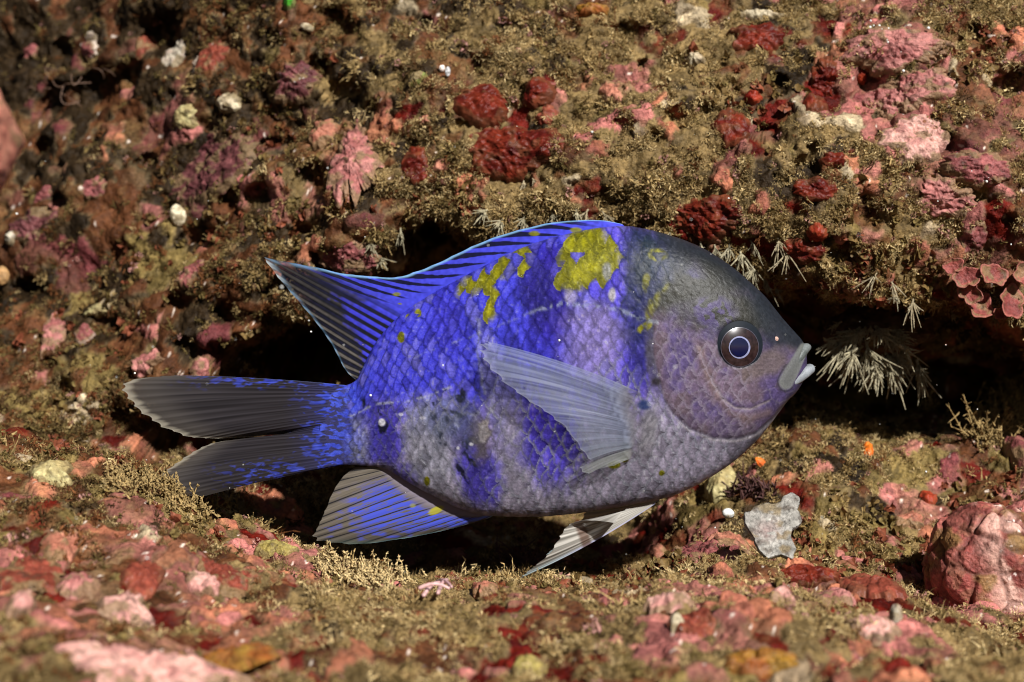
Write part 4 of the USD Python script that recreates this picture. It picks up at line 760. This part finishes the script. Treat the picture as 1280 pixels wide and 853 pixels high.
c = mixc(c, (.010,.012,.018), .95 * ss(.40, .62, .5 * noise(np.stack([X / 3.0, Y / 4.5, X * 0 + 2], -1), 83) + .5 * noise(np.stack([X / 8, Y / 8, X * 0 + 5], -1), 84)) * np.maximum.reduce([*[blob(*q[:4], rot=q[4], w=1.1, soft=.35) for q in ((584,556,15,8,-35),(577,492,7,17,0),(553,522,12,5,10),(553,545,4,12,-20),(478,512,6,13,10),(455,505,4,10,0),(480,532,5,7,0),(580,590,3,20,-35),(568,515,16,4,20),(590,570,5,12,-20),(545,500,4,8,0))]]))
c = mixc(c, (.17,.125,.08), .8 * blob(603, 540, 12, 24, w=1.8, soft=.6)); c = mixc(c, (.55,.48,.38), .75 * blob(606, 534, 6, 12, w=2.4, soft=.3)); c = mixc(c, (.10,.12,.17), .5 * blob(575, 530, 36, 30, w=1.8, soft=.7))
c = mixc(c, (.85,.85,.85), np.maximum.reduce([blob(479, 527, 4, 4.5, soft=.3, w=.15), .8 * blob(590, 553, 2.5, 2, w=.2), .8 * blob(574, 558, 2, 2, w=.2), .6 * blob(503, 517, 3, 2, w=.3), .5 * blob(530, 521, 4, 2, w=.3)])); c = mixc(c, (.65,.62,.55), .9 * blob(762, 370, 4.5, 8, w=.5)); c = mixc(c, (.35,.36,.34), .7 * blob(756, 342, 5, 10, w=.6)); c = mixc(c, (.55,.50,.62), .65 * blob(712, 372, 8, 9, w=.4))
c *= (.72 + .56 * noise(np.stack([X / 2.0, Y / 2.0, X * 0 + 3], -1), 31))[..., None] * (1 + body_sc * (.55 * ss(.3, .9, tilt) - .30 - .25 * ss(.8, .95, be) * (1 - ss(.95, 1, be))))[..., None]; glints = noise(np.stack([X / 2.6, Y / 4.5, X * 0 + 13], -1), 39); c = mixc(c, np.minimum(c * 1.8 + .05, .7), .7 * body_sc * ss(.78, .92, glints) * ss(.45, .8, tilt))  # fine grain, tone along each scale, and scale highlights painted in
c = mixc(c, (.03,.04,.06), .35 * ss(.06, .0, vert) * ss(780, 800, X))
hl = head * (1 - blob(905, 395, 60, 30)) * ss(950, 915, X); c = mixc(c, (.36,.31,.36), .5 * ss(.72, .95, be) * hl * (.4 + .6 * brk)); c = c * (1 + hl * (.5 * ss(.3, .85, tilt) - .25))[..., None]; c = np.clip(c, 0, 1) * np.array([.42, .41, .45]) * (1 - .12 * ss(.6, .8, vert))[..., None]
tb_ = ss(446, 424, X + 10 * nz2); c = mixc(c, tail_base(X, Y), tb_)
H = H * ss(405, 425, X)
d_mx, s_mx = seg_dist(X, Y, [(1003,436),(992,455),(979,476)]); mxw = np.interp(X, [975, 990, 1003], [11, 9, 6]); mx = ss(1.15, .8, d_mx / mxw); c = mixc(c, mixc(np.broadcast_to(np.array((.095,.10,.088)), c.shape), (.12,.125,.115), ss(.2, .75, d_mx / mxw)), .85 * mx); c = mixc(c, (.02,.02,.02), .7 * np.exp(-((d_mx - mxw * 1.12) / 1.3) ** 2) * (X < 990) * (Y > 455)); H = H * (1 - mx) + mx * 1.4
pbm = np.exp(-((X - 806 + .12 * (Y - 535)) / 11) ** 4 - ((Y - 534) / 33) ** 4); H = H * (1 - .7 * pbm) + 3.6 * pbm; wr_ = noise(np.stack([(X + Y * .6) / 2.4, (Y - X * .3) / 5, X * 0], -1), 51)
c = mixc(c, mixc(np.broadcast_to(np.array((.09,.085,.095)), c.shape), (.165,.155,.17), ss(.3, .7, wr_)), .85 * pbm); c = mixc(c, (.012,.025,.09), .9 * blob(800, 504, 9, 6, soft=.3, w=.3)); H = H + pbm * (wr_ - .5) * 1.0
# mesh
Hd = H * S; Gm = P(X, Y, 0) + np.stack([0 * X, Wd * S, 0 * X], -1)
Gm[..., 0], Gm[..., 2] = (X - 640) * S, (426.5 - Y) * S
nrm = grid_normals(Gm); cen = np.stack([Gm[..., 0], 0 * X, (426.5 - (T_ + B_) / 2 + 0 * X) * S], -1); sg = np.sign(((Gm - cen) * nrm).sum(-1, keepdims=True)); Gm = Gm + nrm * sg * Hd[..., None]
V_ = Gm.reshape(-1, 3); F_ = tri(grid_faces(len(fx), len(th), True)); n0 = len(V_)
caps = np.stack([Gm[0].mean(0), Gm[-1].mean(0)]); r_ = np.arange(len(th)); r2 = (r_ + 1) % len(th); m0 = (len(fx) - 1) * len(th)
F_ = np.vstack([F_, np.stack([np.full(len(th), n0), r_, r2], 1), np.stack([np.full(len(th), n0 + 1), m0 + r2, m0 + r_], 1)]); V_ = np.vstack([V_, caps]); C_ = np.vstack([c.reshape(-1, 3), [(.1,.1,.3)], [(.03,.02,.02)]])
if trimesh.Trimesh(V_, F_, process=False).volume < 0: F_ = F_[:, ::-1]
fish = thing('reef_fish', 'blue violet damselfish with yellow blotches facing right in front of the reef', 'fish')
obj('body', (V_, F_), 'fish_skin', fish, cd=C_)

# --- fins: rays run from base to margin; each fin a closed thin sheet
def fin(name, pairs, ns, nt, y_base, y_tip, paint, rays=0, ridge=.5, thick=(1.6, .5), label=None, bow=0.0, wave=1.0, yb_func=None, ragged=.016):
    a = np.array(pairs, float); s0 = np.linspace(0, 1, len(a)); s = np.linspace(0, 1, ns); t = np.linspace(0, 1, nt)
    b, m = PC(s0, a[:, :2], axis=0)(s), PC(s0, a[:, 2:], axis=0)(s); jag = 1 + ragged * ((np.abs(((s * max(rays, 8)) % 1) - .5) * 2) ** 2 - .5 + 1.2 * (noise(np.stack([s * 40, s * 0, s * 0], -1), 5) - .5)); m = b + (m - b) * jag[:, None]
    L = np.hypot(*(m - b).T); nxy = np.stack([-(m - b)[:, 1], (m - b)[:, 0]], 1) / (L[:, None] + 1e-6)
    q = b[:, None] + (m - b)[:, None] * t[None, :, None] + nxy[:, None] * (bow * L[:, None] * (t * (1 - t) * 4)[None])[..., None]
    x, y = q[..., 0], q[..., 1]; ss_, tt = np.broadcast_to(s[:, None], x.shape), np.broadcast_to(t[None], x.shape)
    yc_ = y_base + (y_tip - y_base) * tt ** 2 if yb_func is None else yb_func(x, y, ss_, tt)
    yc_ = yc_ + wave * S * (2.0 * np.sin(ss_ * 9 + tt * 2) * tt ** 2)
    ph = ss_ * rays; ray = np.abs(np.cos(np.pi * ph)); hh = (thick[0] + (thick[1] - thick[0]) * tt + ridge * (ray ** 3) * (1 - .6 * tt)) * S * ss(0, .02, ss_ + .004) * ss(0, .02, 1.004 - ss_)
    col_, fa_ = paint(x, y, ss_, tt, ph)
    front = np.stack([(x - 640) * S, yc_ - hh, (426.5 - y) * S], -1); back = np.stack([(x - 640) * S, yc_ + hh, (426.5 - y) * S], -1)
    v = np.stack([front, back], 0); nv = ns * nt; qf = tri(grid_faces(ns, nt)); f = np.vstack([qf, qf[:, ::-1] + nv])
    idx = np.arange(nv).reshape(ns, nt); loop = np.r_[idx[:, 0], idx[-1, 1:], idx[-2::-1, -1], idx[0, -2:0:-1]]; l2 = np.roll(loop, -1)
    f = np.vstack([f, np.stack([loop, l2, l2 + nv], 1), np.stack([loop, l2 + nv, loop + nv], 1)]); v = v.reshape(-1, 3)
    fn_ = np.cross(v[qf[:, 1]] - v[qf[:, 0]], v[qf[:, 2]] - v[qf[:, 0]])[:, 1].mean()
    if fn_ > 0: f = f[:, ::-1]
    p = obj(name, (v, f), 'fin_skin', fish, cd=np.vstack([col_.reshape(-1, 3)] * 2), fa=np.r_[fa_.ravel(), fa_.ravel()]); tag(p, label); return p
def full(x, c): return np.broadcast_to(np.array(c, float), x.shape + (3,)).copy()
def fnz(x, y, sx, sy, sd): return noise(np.stack([x / sx, y / sy, x * 0 + sd], -1), sd)
def paint_dorsal(x, y, s, t, ph):
    c = full(x, (.06,.065,.60)); f = np.abs((ph % 1) - .5) * 2          # f 1 on a ray, 0 between
    soft = ss(.50, .60, s)
    # soft part: blue at the base fading into grey rays with black membrane
    grey = mixc(full(x, (.012,.012,.016)), (.15,.13,.11), ss(.45, .9, f) * (.2 + .55 * ss(.35, .8, (s - .5) * 1.6 + .3 * t)))
    fine = fnz(s * 700, t * 3, 1, 1, 3); grey *= (.7 + .6 * fine)[..., None]
    bl = ss(.54, .24, t + .25 * (fnz(x, y, 5, 5, 4) - .5) + .45 * ss(.62, .95, s))
    cs = mixc(grey, (.05,.05,.55), bl * ss(.3, .7, f)); cs = mixc(cs, (.012,.012,.03), .85 * ss(.35, .12, f) * ss(.12, .3, t))
    # spiny part: black dashes behind every spine
    ph2 = (ph * .8 + 2.0 * (1 - t)) % 1; wd = .04 + .42 * np.clip(t - .22, 0, 1); sp = ss(wd + .05, wd - .03, np.abs(ph2 - .5) + .10 * (fnz(x, y, 6, 6, 9) - .5)) * ss(.2, .34, t) * ss(.04, .12, s)
    c = mixc(c, (.008,.008,.014), .96 * sp); c = mixc(c, cs, soft)
    c = mixc(c, (.28,.55,.85), .75 * ss(.88, .97, t) * (1 - .6 * soft)); c = mixc(c, (.6,.6,.55), .6 * ss(.9, 1, t) * ss(.6, .66, s) * ss(.72, .68, s))
    for (cx, cy, r) in ((496,368,6),(500,380,3),(668,292,8),(720,288,9)): c = mixc(c, (.20,.19,.01), .9 * ss(r, r * .6, np.hypot(x - cx, (y - cy) * 2)))
    c *= (.8 + .4 * fnz(x, y, 3, 3, 6))[..., None]
    fa = 1 - .55 * soft * ss(.5, 1, t) * ss(.6, .3, f) - .3 * soft * ss(.7, 1, t)
    return c, fa
fin('dorsal_fin', [(785,287,778,280.5),(752,290,742,275),(717,297,702,277),(678,309,652,287),(640,324,602,303),(604,341,562,322),(570,360,522,339),(542,374,488,347),(522,387,438,343),(506,400,384,332),(494,412,330,322),(483,424,346,345),(472,437,373,377),(464,448,398,407),(457,459,418,436),(451,469,431,461),(448,478,445,475)], 420, 70, 0, .0, paint_dorsal, rays=26, ridge=.25)
def paint_tail(x, y, s, t, ph):
    fine = fnz(s * 170, t * 3, 1, 1, 3); c = tail_base(x, y) * (1 + (.8 * fine - .4) * ss(425, 380, x))[..., None]; c = mixc(c, (.075,.065,.06), .5 * ss(300, 200, x) * fine)
    c = mixc(c, (.14,.12,.10), .5 * ss(.72, 1, t)); c = mixc(c, (.42,.38,.30), .8 * ss(.955, .995, t + .015 * fine) * ss(.06, .1, s) * ss(.93, .88, s))
    return mixc(c, (.16,.22,.45), .4 * ss(.015, .0, s)), .985 - .35 * ss(.85, 1, t)
    m = np.maximum(ss(455, 340, x) * 0 + ss(350, 420, x), ss(.16, .02, s) * ss(170, 260, x)); m = np.maximum(m, ss(.90, .97, s) * ss(240, 300, x) * .8)
    wx, wy = x + 7 * (fnz(x, y, 4, 3, 41) - .5) + 9 * (fnz(x, y, 11, 7, 42) - .5), y + 3 * (fnz(x, y, 5, 3, 43) - .5); spots = ss(.50, .64, fnz(wx, wy, 4.5, 2.0, 8) * .55 + fnz(wx, wy, 12, 4, 12) * .45 + .20 * (m - .75))
    c = mixc(c, (.06,.085,.70), .9 * np.clip(m * 1.5, 0, 1) * spots); c = mixc(c, (.07,.075,.45), .55 * ss(385, 436, x + 20 * (fnz(x, y, 8, 5, 44) - .5)))
    c = mixc(c, (.16,.22,.55), .5 * ss(.015, .0, s))
    return c, .985 - .35 * ss(.85, 1, t)
fin('tail_fin', [(436,482,218,470),(436,485,182,472),(436,488,151,482),(436,493,163,502),(436,500,183,522),(436,508,210,538),(436,516,238,547.5),(436,523,270,549),(436,528,338,545),(436,533,342,548),(436,538,274,553),(436,545,246,562),(436,553,222,577),(436,560,198,594),(436,567,188,607),(436,574,205,620),(436,580,255,621)], 380, 110, 0, .003, paint_tail, rays=34, ridge=.5, thick=(3.5, .5), bow=.012)
def paint_anal(x, y, s, t, ph):
    f = np.abs((ph % 1) - .5) * 2; fine = fnz(s * 300, t * 3, 1, 1, 3)
    c = mixc(full(x, (.02,.02,.024)), (.165,.14,.11), ss(.06, .24, f) * (.6 + .4 * ss(.8, .3, s))) * (.7 + .6 * fine)[..., None]
    bl = ss(.86, .5, t + .5 * (fnz(x, y, 9, 4, 4) - .5)) * ss(.12, .22, t) * ss(.12, .35, s) * ss(.36, .56, fnz(s * 150, t * 14, 1, 1, 14) + .16)
    c = mixc(c, (.07,.10,.62), .95 * bl * ss(.08, .3, f)); c = mixc(c, (.27,.23,.30), .9 * ss(.20, .06, t)); c = mixc(c, (.10,.16,.14), .6 * ss(.85, 1, t) * ss(.5, .75, s) * ss(1, .85, s))
    c = mixc(c, (.35,.6,.75), .8 * ss(.975, .995, s) + .5 * ss(.96, 1, t) * ss(.7, .8, s)); c = mixc(c, (.12,.2,.75), .7 * ss(.86, .9, s) * ss(.96, .93, s) * ss(.75, .3, t))
    c = mixc(c, (.42,.38,.03), .9 * ss(8, 5, np.hypot((x - 545) * .7, (y - 638) * 1.4 + (x - 545) * .5))); c = mixc(c, (.3,.3,.1), .7 * ss(5, 2, np.hypot(x - 516, (y - 632) * 1.3)))
    return c, .99 - .35 * ss(.5, 1, t) * ss(.7, .3, f)
fin('anal_fin', [(478,583,443,585),(484,585,428,597),(492,589,418,612),(502,595,410,630),(514,603,402,648),(527,611,396,660),(541,618,392,669),(556,626,396,676),(570,632,418,679),(583,637,448,681),(594,641,490,676),(604,643,540,667),(612,644,580,657),(620,643,611,648)], 300, 90, .0, .001, paint_anal, rays=15, ridge=.3)
def paint_pelvic(x, y, s, t, ph):
    f = np.abs((ph % 1) - .5) * 2; fine = fnz(s * 120, t * 3, 1, 1, 3)
    c = mixc(full(x, (.31,.29,.25)), (.48,.45,.40), ss(.1, .5, f)) * (.75 + .5 * fine)[..., None]
    c = mixc(c, (.46,.45,.66), .85 * ss(.24, .1, s) * ss(1, .5, t)); c = mixc(c, (.56,.70,.74), .8 * ss(.3, .05, s) * ss(.45, .9, t)); c = mixc(c, (.14,.07,.045), .8 * ss(9, 4, np.abs((x - 728) - .35 * (y - 665))) * ss(30, 22, np.abs(y - 668)) * ss(.75, .55, s))
    return c, .99 - .3 * ss(.4, 1, t) * ss(.7, .2, f)
pv = [(816,626,651,713),(815,627,656,708),(812,627,668,698),(809,628,684,684),(805,629,696,667),(800,630,703,655),(794,631,712,647),(788,632,730,643),(780,633,764,646)]
fin('pelvic_fin', [(a, b + 0, m_, n_) for a, b, m_, n_ in pv], 150, 80, -.0075, -.0150, paint_pelvic, rays=11, ridge=.25, bow=-.03)
fin('pelvic_fin', [(a + 16, b - 4, m_ + 34, n_ - 14) for a, b, m_, n_ in pv], 80, 50, .004, .010, paint_pelvic, rays=11, ridge=.25, bow=-.03)
def paint_pect(x, y, s, t, ph):
    f = np.abs((ph % 1) - .5) * 2; fine = fnz(s * 130, t * 2.5, 1, 1, 3)
    c = full(x, (.22,.24,.33)) * (.80 + .4 * fine)[..., None]; c = mixc(c, (.20,.23,.40), .5 * ss(.35, 0, s) * ss(.2, .7, t)); c = mixc(c, (.30,.33,.34), .6 * ss(.45, .8, s))
    wr = ss(.42, .62, fnz(x + y * .6, y - x * .3, 2.2, 6, 5)); c = mixc(c, mixc(full(x, (.13,.12,.14)), (.36,.34,.37), wr), .85 * ss(.24, .06, t)); c = mixc(c, (.03,.06,.22), .9 * ss(9, 5, np.hypot(x - 798, (y - 506) * 1.3)))
    c = mixc(c, (.30,.28,.16), .35 * ss(.7, .8, s)); c = mixc(c, (.45,.47,.50), .5 * ss(.97, 1, t))
    fa = .27 + .05 * ss(.15, .55, f) + .17 * ss(.25, .85, .5 * fine + .5 * fnz(s * 62, t * 1.5, 1, 1, 4)) - .12 * ss(.55, 1, t); fa = np.maximum(fa, .95 * ss(.36, .14, t + .1 * (fnz(x, y, 4, 4, 77) - .5))); c = mixc(c, (.15,.14,.155), .8 * ss(.26, .10, t)); edge_ = ss(.05, .20, t); fa = np.where(np.abs(s - .69) < .012 * ss(.25, .6, t), .12, fa) * ss(.06, .20, t + .06 * (fnz(x, y, 5, 5, 78) - .5))
    return c, fa
def pect_y(x, y, s, t): return body_y(np.clip(x, 560, 830), y) - S * (-5 + 10 * ss(0, .16, t) + 20 * t ** 1.1 + 6 * np.sin(s * 5) * t)
fin('pectoral_fin', [(812,497,612,428),(810,503,605,430),(808,510,606,441),(807,517,616,460),(805,524,637,481),(803,531,664,501),(801,538,690,518),(799,544,709,537),(797,549,723,556),(796,553,735,572),(795,556,722,580),(794,559,732,587),(791,564,746,581),(788,569,764,577)], 260, 110, 0, 0, paint_pect, rays=21, ridge=.08, thick=(1.2, .25), yb_func=pect_y, bow=.03, label='translucent pale pectoral fin folded back along the flank', wave=1.2, ragged=.03)
fin('pectoral_fin', [(812,497,640,440),(806,524,660,490),(800,545,720,545),(790,566,760,577)], 40, 30, 0, 0, paint_pect, rays=21, ridge=.5, thick=(1.6, .35), yb_func=lambda x, y, s, t: -pect_y(x, y, s, t))

# --- eyes: dark rim, brown iris, silvery ring, navy pupil
def cap_rings(cx, cy, yc_, r_out, r_in, dome, n=48, m=8, flip=1, tilt=(.10, .06)):
    a = np.linspace(0, 2 * np.pi, n, endpoint=False); r = np.linspace(r_in, r_out, m)
    x = cx + r[:, None] * np.cos(a); z = cy + r[:, None] * np.sin(a); y = yc_ + flip * S * (-dome * (1 - (r[:, None] / 30) ** 2) + (np.cos(a) * r[:, None] * tilt[0]) + (np.sin(a) * r[:, None]) * tilt[1] * -1 + 0 * a)
    v = np.stack([(x - 640) * S, y, (426.5 - z) * S], -1).reshape(-1, 3); f = tri(grid_faces(m, n, True)); nv = np.cross(v[f[:, 1]] - v[f[:, 0]], v[f[:, 2]] - v[f[:, 0]])[:, 1].sum()
    return v, (f[:, ::-1] if nv * flip > 0 else f)
for side in (1, -1):
    ye = float(body_y(918., 431.)) * side
    tl = (-.42 * -1, .05)
    e = obj('eye', cap_rings(918.5, 431, ye - side * S * 0.5, 29, 0.01, 6, m=14, flip=side, tilt=(.28, 0)), 'eye_dark', fish); ep = str(e.GetPath())
    obj('iris', cap_rings(918, 434, ye - side * S * 1.6, 23.5, 0.01, 6, m=10, flip=side, tilt=(.28, 0)), 'iris_brown', ep)
    obj('iris_rim', cap_rings(918, 434, ye - side * S * 1.9, 24.3, 23.5, 6, m=3, flip=side, tilt=(.28, 0)), 'iris_edge', ep)
    obj('pupil_ring', cap_rings(917.3, 434.3, ye - side * S * 2.0, 13.6, 0.01, 6.2, m=6, flip=side, tilt=(.28, 0)), 'iris_ring', ep)
    obj('pupil', cap_rings(917, 434, ye - side * S * 2.6, 11.6, 0.01, 6.6, m=6, flip=side, tilt=(.28, 0)), 'pupil_navy', ep)
# --- mouth: two pale lips, each running round the snout from corner to corner
def lip(name, stations, c1, c2, seed):
    """stations: (photo x, photo y, half width px of the snout there, radius px) from the near corner to the front"""
    st = np.array(stations, float); near_ = [((x - 640) * S, -w * S, (426.5 - y) * S) for x, y, w, r in st]; far_ = [((x - 640) * S, w * S, (426.5 - y) * S) for x, y, w, r in st[::-1]]
    p = np.array(near_ + far_); r = np.r_[st[:, 3], st[::-1, 3]] * S; s0 = np.linspace(0, 1, len(p)); s = np.linspace(0, 1, 44)
    v, f = tube(PC(s0, p, axis=0)(s), PC(s0, r)(s), 16); v = v + (fbm(v / .0016, 3, seed)[:, None] - .5) * .0004
    f = f if trimesh.Trimesh(v, f, process=False).volume > 0 else f[:, ::-1]
    pc_ = pigment(v, np.zeros(len(v)), c1, c2, seed, dust=0); obj(name, (v, f), 'fish_skin', fish, cd=mixc(pc_, (.13,.125,.12), .7 * ss(994, 983, to_px(v)[:, 0])))
lip('upper_lip', [(987,463,16,4),(994,451,14,5.4),(1001,441,9.5,6.2),(1006,435.5,4.5,6),(1008,434.5,.8,5.6)], (.085,.095,.09), (.135,.145,.145), 61)
lip('lower_lip', [(983,480,17,4),(992,475.5,14,5.8),(1003,467.5,10,6.8),(1010,462.5,5.5,6.6),(1012.5,461.5,.8,6.3)], (.14,.155,.165), (.21,.225,.24), 62)
mj, mf = tube(np.array([((x - 640) * S, 0, (426.5 - y) * S) for x, y in ((975,470),(988,463),(1000,452),(1006,448))]), np.array([8, 9, 7, 4]) * S, 10)
obj('mouth', (mj, mf), 'mouth_dark', fish)
for sgn in (1,):
    s = trimesh.creation.icosphere(2, 3.2 * S); ny = float(body_y(966., 424.)); obj('nostril', (np.array(s.vertices) * [1, .5, 1] + [(965.5 - 640) * S, ny - .0002, (426.5 - 424) * S], np.array(s.faces)), 'crust', fish, cd=np.full((len(s.vertices), 3), (.42,.27,.22)))

# ------------------------------------------------------------------ specks drifting in the water
g = np.random.default_rng(23); ms = []
for k in range(150):
    y = g.uniform(-.12, .045); c = P(g.uniform(-20, 1300), g.uniform(150, 720), y); r = (.00008 + .00022 * g.random() ** 4); s = trimesh.creation.icosphere(1, r); ms.append((np.array(s.vertices) * [1, 1, g.uniform(.6, 1.2)] + c, np.array(s.faces)))
tag(obj('drifting_specks', join(ms), 'particle'), 'tiny pale specks drifting in the water', 'specks', kind='stuff')
